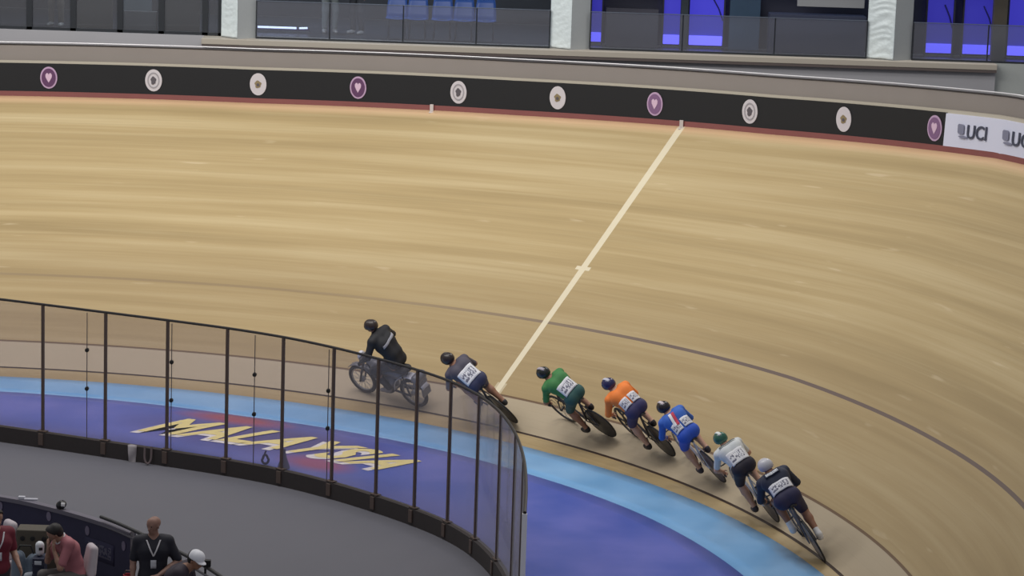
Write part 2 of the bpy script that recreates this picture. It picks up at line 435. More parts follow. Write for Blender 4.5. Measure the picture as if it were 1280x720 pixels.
for i in range(len(FP)-1):
    seg = FD[i*8:i*8+9]
    fpar(ribbon(seg, .03, HF-.01, .012, 'glass', GLASS).build('glass_panel', GLASS, smooth=True))
def fence_px(px, py, z=None):
    """point of the fence surface seen at a pixel"""
    P_ = to_px(np.c_[FD, np.full(len(FD), HF/2 if z is None else z)])
    k = int(np.abs(P_[:90, 0]-px).argmin()); k = max(1, min(k, len(FD)-2))
    c = FD[k-1]*0+np.array([np.interp(px, P_[:90, 0], FD[:90, 0]), np.interp(px, P_[:90, 0], FD[:90, 1])])
    zs = np.linspace(-.3, HF, 400); yy = to_px(np.c_[np.tile(c, (400, 1)), zs])[:, 1]
    return c, float(zs[np.abs(yy-py).argmin()])
BLK = mat('clamp_black', (25, 24, 26), .5)
for px, ys in ((109, (437, 485)), (214.5, (452, 500)), (318, (468, 517)), (410, (488, 535))):
    c, _ = fence_px(px, 460)
    cb = fpar(MB().tube([(c[0], c[1]-.03, 0.02), (c[0], c[1]-.03, HF-.03)], .007, 6).build('panel_joint', mat('joint_dark', (80, 74, 76), .5)))
    for y_ in ys:
        _, z = fence_px(px, y_)
        o = MB().lathe([(.012, -.03), (.034, -.025), (.034, .025), (.012, .03)], (c[0], c[1]-.03, z), 'y', 12).build('clamp', BLK)
        o.parent = fence; o.matrix_parent_inverse = finv

# small things hung on the fence base
c, z = fence_px(167, 560)
o = MB()
gs = []
for i in range(9):
    row = []
    for j in range(6):
        u, v = j/5-.5, i/8
        row.append((c[0]+u*(.15-.05*v), c[1]-.09-.015*math.sin(6*v+3*u)-.02*v, .05-.36*v-.03*abs(u)))
    gs.append(row)
o = grid_mesh('cloth', np.array(gs), mat('cloth_pale', (158, 152, 156), .9, noise=.2)); solid(o, .02, 0)
tag(o, 'small pale grey cloth hanging over the dark base of the glass fence', 'cloth')
c, z = fence_px(187, 560)
t = np.linspace(0, PI, 14)
pts = [(c[0]-.055, c[1]-.12, .06)]+[(c[0]-.055*math.cos(a), c[1]-.14-.03*math.sin(a), -.10-.12*math.sin(a)) for a in t]+[(c[0]+.055, c[1]-.12, .06)]
o = MB().tube(pts, .018, 8).build('strap_loop', mat('strap_brown', (96, 84, 86), .8), smooth=True)
tag(o, 'brown grey strap loop hanging from the fence base beside the pale cloth', 'strap')
c, z = fence_px(332, 572)
o = MB().tube([(c[0]+.055*math.cos(a)*(.7 if math.sin(a) > 0 else 1), c[1]+.12, .10+.075*math.sin(a)) for a in np.linspace(0, 2*PI, 20)[:-1]], .02, 8, closed=True)
o.tube([(c[0]-.02, c[1]+.12, .165), (c[0]+.01, c[1]+.12, .24)], .014, 8)
o = o.build('cable_coil', mat('coil_dark', (48, 44, 84), .6), smooth=True)
tag(o, 'small dark coiled strap standing on the apron behind the glass fence', 'strap')
c, z = fence_px(355, 575)
o = MB().lathe([(.10, 0), (.095, .04), (.055, .16), (.03, .25), (.028, .32)], (c[0]-.0, c[1]+.17, .0), 'z', 16).build('bag', mat('bag_grey', (92, 92, 122), .8, noise=.15), smooth=True)
tag(o, 'small grey drawstring bag at the foot of a fence post behind the glass', 'bag')

# ------------------------------------------------------------------ kerb, boards, parapet along the rim
def rim_ribbon(s0, s1, out0, out1, z0, z1, t, n=None):
    n = n or max(4, int((s1-s0)/.25)); s_ = np.linspace(s0, s1, n)
    A_, B_ = rimpt(s_, out0, z0), rimpt(s_, out1, z1)
    C_, D_ = rimpt(s_, out0+t, z0), rimpt(s_, out1+t, z1)
    V = np.concatenate([A_, B_, C_, D_]); Fc = []
    for i in range(n-1): Fc += [(i, i+1, n+i+1, n+i), (2*n+i, 3*n+i, 3*n+i+1, 2*n+i+1), (n+i, n+i+1, 3*n+i+1, 3*n+i), (i, 2*n+i, 2*n+i+1, i+1)]
    Fc += [(0, n, 3*n, 2*n), (n-1, 3*n-1, 4*n-1, 2*n-1)]
    return MB().add(V, Fc)
KERB = mat('kerb_red', (128, 72, 68), .55, noise=.1, nscale=3)
S_W = rim_s(1178)
BH0, BH1 = .098, .67
o = rim_ribbon(SA, SB, 0, .02, -.05, BH0, .1).build('trim_1', KERB); tag(o, kind='structure')
bc = rimpt(rim_s(500), .04, BH0)
board = empty('advertising_board', 'long black advertising board with round emblems along the top of the banked track', 'advertising board', tuple(bc))
binv = Matrix.Translation(-board.location)
o = rim_ribbon(SA, S_W, .035, .07, BH0, BH1, .06).build('panel', mat('board_black', (15, 15, 18), .6)); o.parent = board; o.matrix_parent_inverse = binv
def board_frame(s_, zz, fr=.02):
    t = np.interp(s_, S, th); p = rimpt(s_, .035+(zz-BH0)/(BH1-BH0)*.035-fr, zz)
    ax = np.array([math.cos(t), math.sin(t), 0]); nn = np.array([math.sin(t), -math.cos(t), 0])
    return p, ax, nn
def oval(s_, zc, a, b_, fr, th_, name, mt, par, shape=None, ring=None):
    m_ = MB(); p, ax, nn = board_frame(s_, zc, fr); up = np.array([0, 0, 1.])
    n = 36
    if shape is None: shape = [(math.cos(2*PI*k/n), math.sin(2*PI*k/n)) for k in range(n)]
    n = len(shape)
    V = [p+ax*a*x_+up*b_*y_ for x_, y_ in shape]+[p+ax*a*x_+up*b_*y_+nn*th_ for x_, y_ in shape]
    if ring:
        V += [p+ax*a*x_*ring+up*b_*y_*ring+nn*th_ for x_, y_ in shape]+[p+ax*a*x_*ring+up*b_*y_*ring for x_, y_ in shape]
        Fc = []
        for k in range(n):
            j = (k+1) % n; Fc += [(k, j, n+j, n+k), (n+k, n+j, 2*n+j, 2*n+k), (2*n+k, 2*n+j, 3*n+j, 3*n+k), (3*n+k, 3*n+j, j, k)]
    else:
        Fc = [(k, (k+1) % n, n+(k+1) % n, n+k) for k in range(n)]+[tuple(range(n))[::-1], tuple(range(n, 2*n))]
    o = m_.add(V, Fc).build(name, mt, par)
    return o
heart = [(0, -1), (.45, -.5), (.9, .1), (.95, .6), (.6, .95), (.2, .9), (0, .6), (-.2, .9), (-.6, .95), (-.95, .6), (-.9, .1), (-.45, -.5)]
blotch = [(.9*math.cos(a)*(1+.18*math.sin(5*a)), .95*math.sin(a)*(1+.12*math.cos(3*a))) for a in np.linspace(0, 2*PI, 25)[:-1]]
EW = mat('emblem_white', (206, 200, 204), .5); EP = mat('emblem_purple', (98, 62, 98), .5); EL = mat('emblem_lilac', (190, 160, 190), .5)
EK = mat('emblem_dark', (92, 86, 92), .5); EG = mat('emblem_gold', (140, 124, 92), .5); EGY = mat('emblem_grey', (160, 155, 160), .5)
for i, px in enumerate((60, 192, 322, 447, 571.5, 696, 816.5, 935.5, 1053, 1166)):
    s_ = rim_s(px); k = i % 3; zc = BH0+(BH1-BH0)*.5
    def ep(o):
        o.parent = board; o.matrix_parent_inverse = binv; return o
    disc = ep(oval(s_, zc, .175, .225, .012, .012, 'emblem', EL if k == 0 else EW, None))
    def sp(o):
        o.parent = disc; return o
    if k == 0:
        disc['label'] = 'purple round emblem with a pale heart'
        sp(oval(s_, zc, .145, .19, .014, .016, 'field', EP if i < 5 else mat('emblem_mauve', (130, 96, 134), .5), None)); sp(oval(s_, zc, .07, .10, .017, .018, 'crest', mat('emblem_pink', (216, 186, 208), .5), None, shape=heart))
    elif k == 1:
        disc['label'] = 'white round emblem with a grey ring and dark crest'
        sp(oval(s_, zc, .125, .165, .014, .016, 'ring', EGY, None, ring=.82)); sp(oval(s_, zc, .06, .085, .017, .018, 'crest', EK, None, shape=blotch))
    else:
        disc['label'] = 'white round emblem with a gold brown crest'
        sp(oval(s_, zc, .075, .08, .014, .016, 'crest', EG, None, shape=blotch)); sp(oval(s_, zc-.01, .03, .03, .018, .018, 'crest_centre', EK, None))
# white board with lettering
wb_ = empty('advertising_board', 'white advertising board with dark UCI lettering at the right end of the black board', 'advertising board', tuple(rimpt(rim_s(1240), .04, BH0)))
winv = Matrix.Translation(-wb_.location)
o = rim_ribbon(S_W+.01, SB, .02, .05, BH0-.03, BH1-.01, .07).build('panel', mat('board_white', (212, 214, 232), .5)); o.parent = wb_; o.matrix_parent_inverse = winv
UV_, UF_ = text_polys('UCI', spacing=1.0, bold=.012)
INK = mat('board_ink', (66, 70, 88), .5); INKL = mat('board_ink_pale', (128, 130, 152), .5)
def board_text(s0, wid, z0, hgt, V_, F_, mt, name, th_=.012):
    P_ = []
    for u, v, _ in V_:
        p, ax, nn = board_frame(s0+u*wid, z0+v*hgt, .035); P_.append(p)
    n = len(P_); fr = [p+0 for p in P_]
    me = bpy.data.meshes.new(name); me.from_pydata([tuple(p) for p in P_], [], F_); o = link_mesh(name, me, mt, smooth=False)
    solid(o, th_, 0); return o
s_c = rim_s(1194)
for k in range(24):
    o = board_text(s_c+.19, .36, .27, .24, UV_, UF_, INK, 'lettering'); o.parent = wb_; o.matrix_parent_inverse = winv
    # small emblem block before the letters
    e = oval(s_c+.08, .42, .075, .085, .035, .012, 'logo', INKL, None, shape=[(-1, -.7), (-.7, -1), (.7, -1), (1, -.7), (1, .7), (.7, 1), (-.7, 1), (-1, .7)]); e.parent = wb_; e.matrix_parent_inverse = winv
    e = oval(s_c+.13, .29, .11, .022, .035, .012, 'logo_tail', INKL, None); e.parent = wb_; e.matrix_parent_inverse = winv
    s_c += .82
    if s_c > SB-1: break
# parapet behind the boards
PAR = mat('parapet_plaster', (136, 128, 122), .75, noise=.06, nscale=1.5)
COP = mat('parapet_coping', (176, 168, 152), .6)
o = rim_ribbon(SA, SB, .16, .30, -.2, BH1+.36, .14).build('wall_rim', PAR); tag(o, kind='structure')
o = rim_ribbon(SA, SB, .10, .11, BH1-.02, BH1+.045, .08).build('trim_2', COP); tag(o, kind='structure')
sr = np.linspace(SA, SB, 150)
hr = empty('handrail', 'thin pale handrail tube running along the top of the grey parapet', 'handrail', tuple(rimpt(0., .3, BH1+.36)))
hinv = Matrix.Translation(-hr.location)
o = MB().tube(rimpt(sr, .33, BH1+.40), .013, 8).build('rail_tube', mat('rail_pale', (212, 210, 212), .4, .2), smooth=True); o.parent = hr; o.matrix_parent_inverse = hinv
o = MB().tube(rimpt(sr, .29, BH1+.365), .015, 6).build('rail_shade', mat('rail_shade_dark', (60, 56, 58), .6), smooth=True); o.parent = hr; o.matrix_parent_inverse = hinv  # dark tube paints the shade on the underside of the pale rail
for px in (540, 853):
    s_ = rim_s(px, 0); m_ = MB(); p = rimpt(s_, -.02, .04); m_.box(p, (.07, .05, .16)).box(p+np.array([0, 0, -.08]), (.11, .1, .02))
    o = m_.build('line_marker', mat('marker_white', (210, 200, 196), .5), bevel=.006)
    tag(o, 'small white marker block on the red kerb '+('between the fourth and fifth emblems' if px == 540 else 'at the top of the white line'), 'marker')

# ------------------------------------------------------------------ facade behind
FY = 59.2
def z_at(px, py, y=FY): return float(at_y(px, py, y)[2])
def x_at(px, y=FY, py=50): return float(at_y(px, py, y)[0])
ZL = z_at(640, 60)                                    # ledge top
WALLG = mat('facade_grey', (168, 167, 172), .7, noise=.05, nscale=1.2)
WALLR = mat('facade_pale', (170, 174, 172), .7, noise=.04)
LEDGE = mat('facade_ledge', (178, 170, 158), .6)
xL, xR = x_at(253), x_at(1247)
m_ = MB().box(((xL+xR)/2, FY+.35, (ZL-.12)/2), (xR-xL, .7, ZL-.12))
o = m_.build('wall_back', WALLG); tag(o, kind='structure')
m_ = MB().box(((xL+xR)/2, FY+.30, ZL-.06), (xR-xL+.02, .86, .12))
o = m_.build('trim_3', LEDGE, bevel=.01); tag(o, kind='structure')
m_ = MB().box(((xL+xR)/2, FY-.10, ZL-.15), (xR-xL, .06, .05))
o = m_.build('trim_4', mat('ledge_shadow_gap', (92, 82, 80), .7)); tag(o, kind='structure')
ZW = z_at(120, 40, FY+.4)
o = MB().box((xL-6, FY+.5, ZW/2), (12, .25, ZW)).build('wall_left', WALLG); tag(o, kind='structure')
o = MB().box((xR+3, FY+.3, ZL/2-.0), (6, .3, ZL)).build('wall_right', WALLR); tag(o, kind='structure')
# concourse floor, ceiling, back walls
CZ = ZL-.02
o = MB().box((0, 65.2, CZ-.12), (46, 10.8, .2)).build('floor_concourse', mat('concourse_floor', (58, 62, 72), .35, noise=.1)); tag(o, kind='structure')
o = MB().box((0, 65, CZ+3.2), (46, 11, .2)).build('ceiling', mat('concourse_ceiling', (70, 70, 74), .8)); tag(o, kind='structure')
o = MB().box((0, FY+.3, CZ+2.5), (46, .3, 1.3)).build('wall_lintel', WALLG); tag(o, kind='structure')
xm = x_at(735, 60.9)
o = MB().box(((xm-18)/2-2, 64.6, CZ+1.55), (xm+22, .2, 3.1)).build('wall_concourse', mat('concourse_wall_dark', (56, 58, 64), .7, noise=.25, nscale=1.5)); tag(o, kind='structure')
o = MB().box((xm+6, 60.95, CZ+1.55), (12, .15, 3.1)).build('wall_lounge', mat('lounge_wall_dark', (46, 48, 66), .6, noise=.2, nscale=2)); tag(o, kind='structure')
# pillars
PG = mat('pillar_grey', (160, 164, 166), .6, noise=.05); PW = mat('pillar_wrap_lit_face', (226, 236, 238), .45, noise=.06, nscale=14, bump=.9, bscale=9)
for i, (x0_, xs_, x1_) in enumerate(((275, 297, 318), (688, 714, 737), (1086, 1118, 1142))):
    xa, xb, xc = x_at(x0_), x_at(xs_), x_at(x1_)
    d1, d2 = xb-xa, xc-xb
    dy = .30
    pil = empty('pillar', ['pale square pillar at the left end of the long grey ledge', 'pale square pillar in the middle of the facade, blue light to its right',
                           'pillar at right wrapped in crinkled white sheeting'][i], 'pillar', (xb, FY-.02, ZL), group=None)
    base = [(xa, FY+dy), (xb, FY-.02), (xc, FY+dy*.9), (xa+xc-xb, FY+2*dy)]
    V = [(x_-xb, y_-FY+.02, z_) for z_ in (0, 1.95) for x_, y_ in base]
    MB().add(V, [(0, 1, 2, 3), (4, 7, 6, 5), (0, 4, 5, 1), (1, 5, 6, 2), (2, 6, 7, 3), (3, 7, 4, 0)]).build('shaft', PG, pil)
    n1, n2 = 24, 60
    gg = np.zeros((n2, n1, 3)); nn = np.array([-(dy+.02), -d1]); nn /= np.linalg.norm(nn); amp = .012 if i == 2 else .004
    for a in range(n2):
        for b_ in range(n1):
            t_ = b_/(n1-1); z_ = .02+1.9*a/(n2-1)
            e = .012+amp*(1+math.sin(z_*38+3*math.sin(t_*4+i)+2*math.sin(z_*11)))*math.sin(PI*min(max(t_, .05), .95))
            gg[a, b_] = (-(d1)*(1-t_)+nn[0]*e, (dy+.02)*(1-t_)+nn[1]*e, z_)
    o = grid_mesh('wrap_and_lit_face', gg, PW, pil); solid(o, .006, 0)  # real sheeting on the last pillar; on the others it paints the lit left face
# balustrade glass on the ledge and windows of the left bay
BG = glass_mat('balustrade_glass', (.74, .79, .86, 1), .13)
FR = mat('window_frame_dark', (38, 42, 48), .5)
def bay(x0_, x1_, n, top, name, lab):
    e = empty(name, lab, 'balustrade', ((x0_+x1_)/2, FY+.2, ZL)); inv = Matrix.Translation(-e.location)
    xs = np.linspace(x0_, x1_, n+1)
    for k in range(n):
        o = MB().box(((xs[k]+xs[k+1])/2, FY+.2, ZL+top/2), (xs[k+1]-xs[k]-.03, .016, top-.02)).build('glass_pane', BG); o.parent = e; o.matrix_parent_inverse = inv
    for k in range(n+1):
        o = MB().box((xs[k], FY+.23, ZL+top/2), (.028, .03, top)).build('post', FR); o.parent = e; o.matrix_parent_inverse = inv
    o = MB().box(((x0_+x1_)/2, FY+.2, ZL+.02), (x1_-x0_, .07, .04)).build('channel', FR); o.parent = e; o.matrix_parent_inverse = inv
    o = MB().box(((x0_+x1_)/2, FY+.2, ZL+top), (x1_-x0_, .03, .014)).build('top_edge', mat('glass_edge', (96, 104, 118), .4)); o.parent = e; o.matrix_parent_inverse = inv
bay(x_at(319), x_at(687), 4, .80, 'glass_balustrade', 'glass balustrade on the ledge between the left and middle pillars')
bay(x_at(738), x_at(1085), 3, .80, 'glass_balustrade', 'glass balustrade on the ledge between the middle and wrapped pillars')
bay(x_at(1143), xR+3, 3, .80, 'glass_balustrade', 'glass balustrade right of the wrapped pillar')
# left bay windows
WG = glass_mat('window_glass', (.70, .74, .77, 1), .11)
xs = [x_at(v) for v in (-130, -60, 32, 87, 146, 198, 253, 273)]
for k in range(len(xs)-1):
    yb = FY+.5
    m_ = MB(); w_ = xs[k+1]-xs[k]; cx_ = (xs[k+1]+xs[k])/2
    m_.box((xs[k]+.03, yb, ZW+.95), (.06, .1, 1.9)).box((xs[k+1]-.03, yb, ZW+.95), (.06, .1, 1.9)).box((cx_, yb, ZW+.03), (w_, .1, .06)).box((cx_, yb, ZW+1.87), (w_, .1, .06))
    fo = m_.build('window_%d' % (k+1), FR); tag(fo, kind='structure')
    MB().box((cx_, yb, ZW+.95), (w_-.1, .012, 1.78)).build('pane', WG, fo)
# pale notice / opening in left bay, brown posts
def wall_block(name, x0px, x1px, y0px, y1px, y, mt, label=None, cat=None, d=.06, parent=None):
    a, b_ = at_y(x0px, (y0px+y1px)/2, y)[0], at_y(x1px, (y0px+y1px)/2, y)[0]
    zt, zb = z_at((x0px+x1px)/2, y0px, y), z_at((x0px+x1px)/2, y1px, y)
    zb = max(zb, CZ-.01)
    o = MB().box(((a+b_)/2, y, (zt+zb)/2), (abs(b_-a), d, abs(zt-zb))).build(name, mt, parent, bevel=.004)
    if label: tag(o, label, cat)
    return o
wall_block('notice_board', 150, 190, -28, 13, 60.3, mat('panel_grey_blue', (120, 132, 140), .6), 'pale grey blue board behind the left windows', 'board')
wall_block('cabinet', 151, 196, 14, 44, 60.4, mat('cabinet_grey', (92, 94, 98), .6), 'grey cabinet below the pale board behind the left windows', 'cabinet', d=.3)
wall_block('partition_panel', 93, 141, -20, 44, 60.6, mat('panel_olive', (84, 80, 74), .7, noise=.2), 'dim brown partition panel behind the left windows', 'panel')
wall_block('partition_panel', 205, 250, -20, 46, 60.6, mat('panel_olive2', (78, 76, 72), .7, noise=.2), 'dim grey brown partition panel behind the last window before the pillar', 'panel')
# blue lit lounge panels
def lit_panel(x0px, x1px, k, label, rgb=(70, 66, 215)):
    a, b_ = x_at(x0px, 60.7, 30), x_at(x1px, 60.7, 30); e = empty('lit_panel', label, 'lit panel', ((a+b_)/2, 60.7, CZ)); w_ = b_-a
    nm = 'lit_%d_%d' % (rgb[0], int(k*100))
    M = mat(nm, (40, 40, 120), .5, emit=rgb, estr=k*.72)
    MB().box((0, .03, .85), (w_, .05, 1.5)).build('screen', M, e)
    MB().box((0, -.02, .16), (w_*.96, .07, .20)).build('light_bar', mat('lit_bar%d' % int(k*100), (80, 80, 255), .5, emit=(112, 104, 255), estr=k*2.6), e, bevel=.01)
    m_ = MB()
    for sx in (-1, 1): m_.box((sx*(w_/2+.012), -.02, .85), (.03, .12, 1.7))
    m_.build('frame', mat('panel_frame', (50, 50, 62), .6), e)
    if w_ > .55: MB().tube([(w_*.15, -.04, 1.1), (w_*.35, -.05, .85), (w_*.48, -.04, .6)], .018, 6).build('cable', mat('cable_navy', (38, 36, 120), .6), e, smooth=True)
lit_panel(739, 752, .55, 'narrow blue lit panel right beside the middle pillar')
lit_panel(829, 850, .8, 'blue glowing panel left of the brighter wide one')
lit_panel(861, 904, .95, 'widest blue glowing panel with a bright base, in the middle bay')
lit_panel(1158, 1191, .55, 'blue lit panel just right of the wrapped pillar')
lit_panel(1204, 1241, .55, 'blue lit panel left of the brown post')
lit_panel(1260, 1300, .75, 'blue lit panel at the far right edge')
wall_block('wall_post', 1241, 1258, -30, 78, 60.2, mat('post_brown', (82, 76, 66), .6), 'brown post between the blue panels at the far right', 'post', d=.2)
wall_block('wall_post', 851, 860, -30, 64, 60.4, mat('post_teal', (44, 54, 62), .6), 'dark post between two blue panels in the middle bay', 'post', d=.2)
wall_block('teal_panel', 912, 950, -25, 66, 60.6, mat('teal_panel', (58, 82, 106), .5, noise=.2, nscale=3), 'dim teal panel right of the widest blue panel', 'panel')
wall_block('sofa', 960, 1080, 18, 70, 60.3, mat('sofa_navy', (56, 62, 84), .7, noise=.15), 'long dark navy partition left of the wrapped pillar', 'partition', d=.5)
wall_block('grey_panel', 757, 822, 10, 64, 60.5, mat('grey_panel', (68, 68, 80), .6, noise=.1), 'dark grey low partition right of the middle pillar', 'partition', d=.3)
wall_block('soffit_panel', 1000, 1084, -130, 9, 60.0, mat('soffit_pale', (150, 152, 156), .6), 'pale hanging panel at the top edge beside the wrapped pillar', 'panel', d=.1)
# blue seats in the concourse
SEAT = mat('seat_blue', (44, 84, 160), .4); SLEG = mat('seat_leg', (70, 74, 84), .4, .5)
for i, px in enumerate((496, 522, 553, 580, 607)):
    p = at_z(px, 27, CZ)
    p = np.array([at_y(px, 20, 60.7)[0], 60.7, CZ])
    e = empty('lounge_seat', ['blue bucket seat nearest the standing person in the concourse', 'second blue bucket seat from the left behind the balustrade', 'third blue bucket seat behind the balustrade',
        'fourth blue bucket seat behind the balustrade', 'blue bucket seat closest to the middle pillar'][i], 'seat', tuple(p), group='blue seats in the concourse')
    G = []
    for a in range(9):
        u = a/8; row = []
        for b_ in range(7):
            v = b_/6-.5; cz = .25*v*v
            if u < .5: row.append((v*.46, -.22+.44*u*2*.9, .42+cz*.35-.02*math.sin(PI*u)))
            else: q = (u-.5)*2; row.append((v*(.46-.08*q*q), .18+.10*q-cz*.3, .44+.42*q))
        G.append(row)
    o = grid_mesh('shell', np.array(G), SEAT, e); solid(o, .025, 0)
    MB().box((0, -.03, .405), (.36, .34, .03)).build('seat_bracket', SLEG, e)
    for sx in (-.16, .16):
        for sy in (-.16, .14): MB().tube([(sx, sy, .4), (sx*1.1, sy*1.15, 0.0)], .014, 6).build('leg', SLEG, e)
# light tube on the concourse floor
e = empty('light_tube', 'thin glowing blue white light tube low behind the balustrade', 'light', tuple(at_z(352, 38, CZ+.03)))
LT = mat('tube_lit', (220, 225, 255), .4, emit=(215, 222, 255), estr=2.2)
MB().tube([(-.52, 0, .06), (.32, 0, .06)], .022, 8).build('tube', LT, e)
MB().tube([(.38, 0, .06), (.56, 0, .07)], .02, 8).build('tube', LT, e)
MB().box((0, .05, .03), (1.2, .05, .06)).build('holder', mat('holder_navy', (36, 34, 80), .5), e)

# ------------------------------------------------------------------ body maker (implicit capsules -> surface nets)
def V3(*a): return np.array(a, float)
def sdf_eval(prims, P):
    D = np.full(P.shape[:-1], 9.0)
    for a, b, ra, rb, k in prims:
        ab = b-a; l2 = max(float(ab@ab), 1e-9)
        t = np.clip(((P-a)@ab)/l2, 0, 1); d = np.linalg.norm(P-(a+t[..., None]*ab), axis=-1)-(ra+(rb-ra)*t)
        h = np.maximum(k-np.abs(D-d), 0)/k; D = np.minimum(D, d)-h*h*k*.25
    return D
def sdf_mesh(prims, h=.011, cuts=()):
    lo = np.min([np.minimum(a-ra, b-rb) for a, b, ra, rb, k in prims], 0)-3*h; hi = np.max([np.maximum(a+ra, b+rb) for a, b, ra, rb, k in prims], 0)+3*h
    n = np.ceil((hi-lo)/h).astype(int)+1
    D = np.full(tuple(n), 1.0, np.float32)
    ax = [lo[i]+h*np.arange(n[i]) for i in range(3)]
    for a, b, ra, rb, k in prims:
        r = max(ra, rb)+k+2*h
        i0_ = np.maximum(((np.minimum(a, b)-r-lo)/h).astype(int), 0); i1_ = np.minimum(((np.maximum(a, b)+r-lo)/h).astype(int)+2, n)
        sl = tuple(slice(i0_[i], i1_[i]) for i in range(3))
        X, Y, Z = np.meshgrid(ax[0][sl[0]], ax[1][sl[1]], ax[2][sl[2]], indexing='ij')
        ab = b-a; l2 = max(float(ab@ab), 1e-9)
        t = np.clip(((X-a[0])*ab[0]+(Y-a[1])*ab[1]+(Z-a[2])*ab[2])/l2, 0, 1)
        d = np.sqrt((X-a[0]-t*ab[0])**2+(Y-a[1]-t*ab[1])**2+(Z-a[2]-t*ab[2])**2)-(ra+(rb-ra)*t)
        E_ = D[sl]; hh = np.maximum(k-np.abs(E_-d), 0)/k
        D[sl] = np.minimum(E_, d)-hh*hh*k*.25
    for p, nn in cuts:                                   # keep the side where (x-p).n < 0
        nn = nn/np.linalg.norm(nn)
        X, Y, Z = np.meshgrid(*ax, indexing='ij')
        D = np.maximum(D, ((X-p[0])*nn[0]+(Y-p[1])*nn[1]+(Z-p[2])*nn[2]).astype(np.float32))
    ins = D < 0
    c8 = np.zeros(tuple(n-1), int)
    for i in (0, 1):
        for j in (0, 1):
            for k in (0, 1): c8 += ins[i:n[0]-1+i, j:n[1]-1+j, k:n[2]-1+k]
    act = (c8 > 0) & (c8 < 8)
    I = np.argwhere(act); idx = np.full(act.shape, -1); idx[act] = np.arange(len(I))
    acc = np.zeros((len(I), 3)); cnt = np.zeros(len(I))
    for axis in range(3):
        o1, o2 = [q for q in range(3) if q != axis]
        for u in (0, 1):
            for v in (0, 1):
                A_ = I.copy(); A_[:, o1] += u; A_[:, o2] += v; B_ = A_.copy(); B_[:, axis] += 1
                da = D[A_[:, 0], A_[:, 1], A_[:, 2]]; db_ = D[B_[:, 0], B_[:, 1], B_[:, 2]]
                mk = (da < 0) != (db_ < 0); t = np.zeros(len(I)); t[mk] = da[mk]/(da[mk]-db_[mk])
                P_ = A_.astype(float); P_[:, axis] += t
                acc[mk] += P_[mk]; cnt[mk] += 1
    verts = lo+h*acc/cnt[:, None]
    faces = []
    for axis in range(3):
        o1, o2 = [(1, 2), (2, 0), (0, 1)][axis]
        a0 = [slice(None)]*3; b0 = [slice(None)]*3; a0[axis] = slice(0, -1); b0[axis] = slice(1, None)
        cr = ins[tuple(a0)] != ins[tuple(b0)]
        E_ = np.argwhere(cr); E_ = E_[(E_[:, o1] > 0) & (E_[:, o2] > 0) & (E_[:, o1] < n[o1]-1) & (E_[:, o2] < n[o2]-1)]
        def cell(d1, d2):
            c_ = E_.copy(); c_[:, o1] -= d1; c_[:, o2] -= d2; return idx[c_[:, 0], c_[:, 1], c_[:, 2]]
        q = np.stack([cell(0, 0), cell(1, 0), cell(1, 1), cell(0, 1)], -1)
        fl_ = ins[E_[:, 0], E_[:, 1], E_[:, 2]]
        q[~fl_] = q[~fl_][:, ::-1]; faces.append(q)
    return verts, np.concatenate(faces)
def sdf_obj(name, prims, mt, parent, h=.011, cuts=()):
    v, f = sdf_mesh(prims, h, cuts)
    me = bpy.data.meshes.new(name); me.from_pydata(v.tolist(), [], f.tolist())
    return link_mesh(name, me, mt, parent, True)
def rot_to(d, n, ang): return d*math.cos(ang)+n*math.sin(ang)
def hand_prims(w, d, n, s_, curl=.5, sc=1.0):
    """w wrist, d finger direction, n palm-facing normal, s_ thumb side"""
    d = d/np.linalg.norm(d); n = n-d*(n@d); n = n/np.linalg.norm(n); s_ = s_-d*(s_@d)-n*(s_@n); s_ = s_/np.linalg.norm(s_)
    P_ = []; k = .012
    for off in (-.026, -.009, .009, .026):
        P_.append((w+d*.012+s_*off*.6, w+d*.082*sc+s_*off, .017, .013, k))
    for off, L_ in ((-.033, .062), (-.011, .078), (.011, .084), (.032, .074)):
        p = w+d*.084*sc+s_*off; ang = curl*.6
        for q, l in enumerate((.45, .31, .24)):
            e = p+rot_to(d, n, ang)*L_*l*sc; P_.append((p, e, .0095-.001*q, .009-.001*q, .004)); p = e; ang += curl
    p = w+d*.025+s_*.026; td = d*.65+s_*.65+n*.35*curl*2; td /= np.linalg.norm(td)
    e = p+td*.038; P_.append((p, e, .013, .011, .01)); td2 = d*.9+s_*.15+n*.5*curl*2; td2 /= np.linalg.norm(td2)
    P_.append((e, e+td2*.03, .0105, .009, .005))
    return P_
def head_prims(c, fd, up, sc=1.0):
    fd = fd/np.linalg.norm(fd); up = up-fd*(up@fd); up = up/np.linalg.norm(up); sd = np.cross(up, fd)
    P_ = [(c+up*.025-fd*.025, c+up*.03+fd*.02, .081*sc, .075*sc, .02), (c+fd*.035-up*.03, c+fd*.045-up*.075, .062*sc, .042*sc, .03),
          (c+fd*.082-up*.005, c+fd*.108-up*.036, .010, .015, .010),
          (c+fd*.085-up*.062+sd*.02, c+fd*.085-up*.062-sd*.02, .010, .010, .008),
          (c+fd*.075+up*.022+sd*.035, c+fd*.075+up*.022-sd*.035, .016, .016, .012)]
    for q in (1, -1): P_.append((c+sd*q*.076*sc-up*.005, c+sd*q*.080*sc-up*.032, .015, .011, .008))
    return P_
def ik(a, b, l1, l2, pole):
    d = b-a; L_ = min(np.linalg.norm(d), (l1+l2)*.995); u = d/np.linalg.norm(d)
    x_ = (L_*L_+l1*l1-l2*l2)/(2*L_); h_ = math.sqrt(max(l1*l1-x_*x_, 0)); p = pole-u*(pole@u); p = p/np.linalg.norm(p)
    return a+u*x_+p*h_
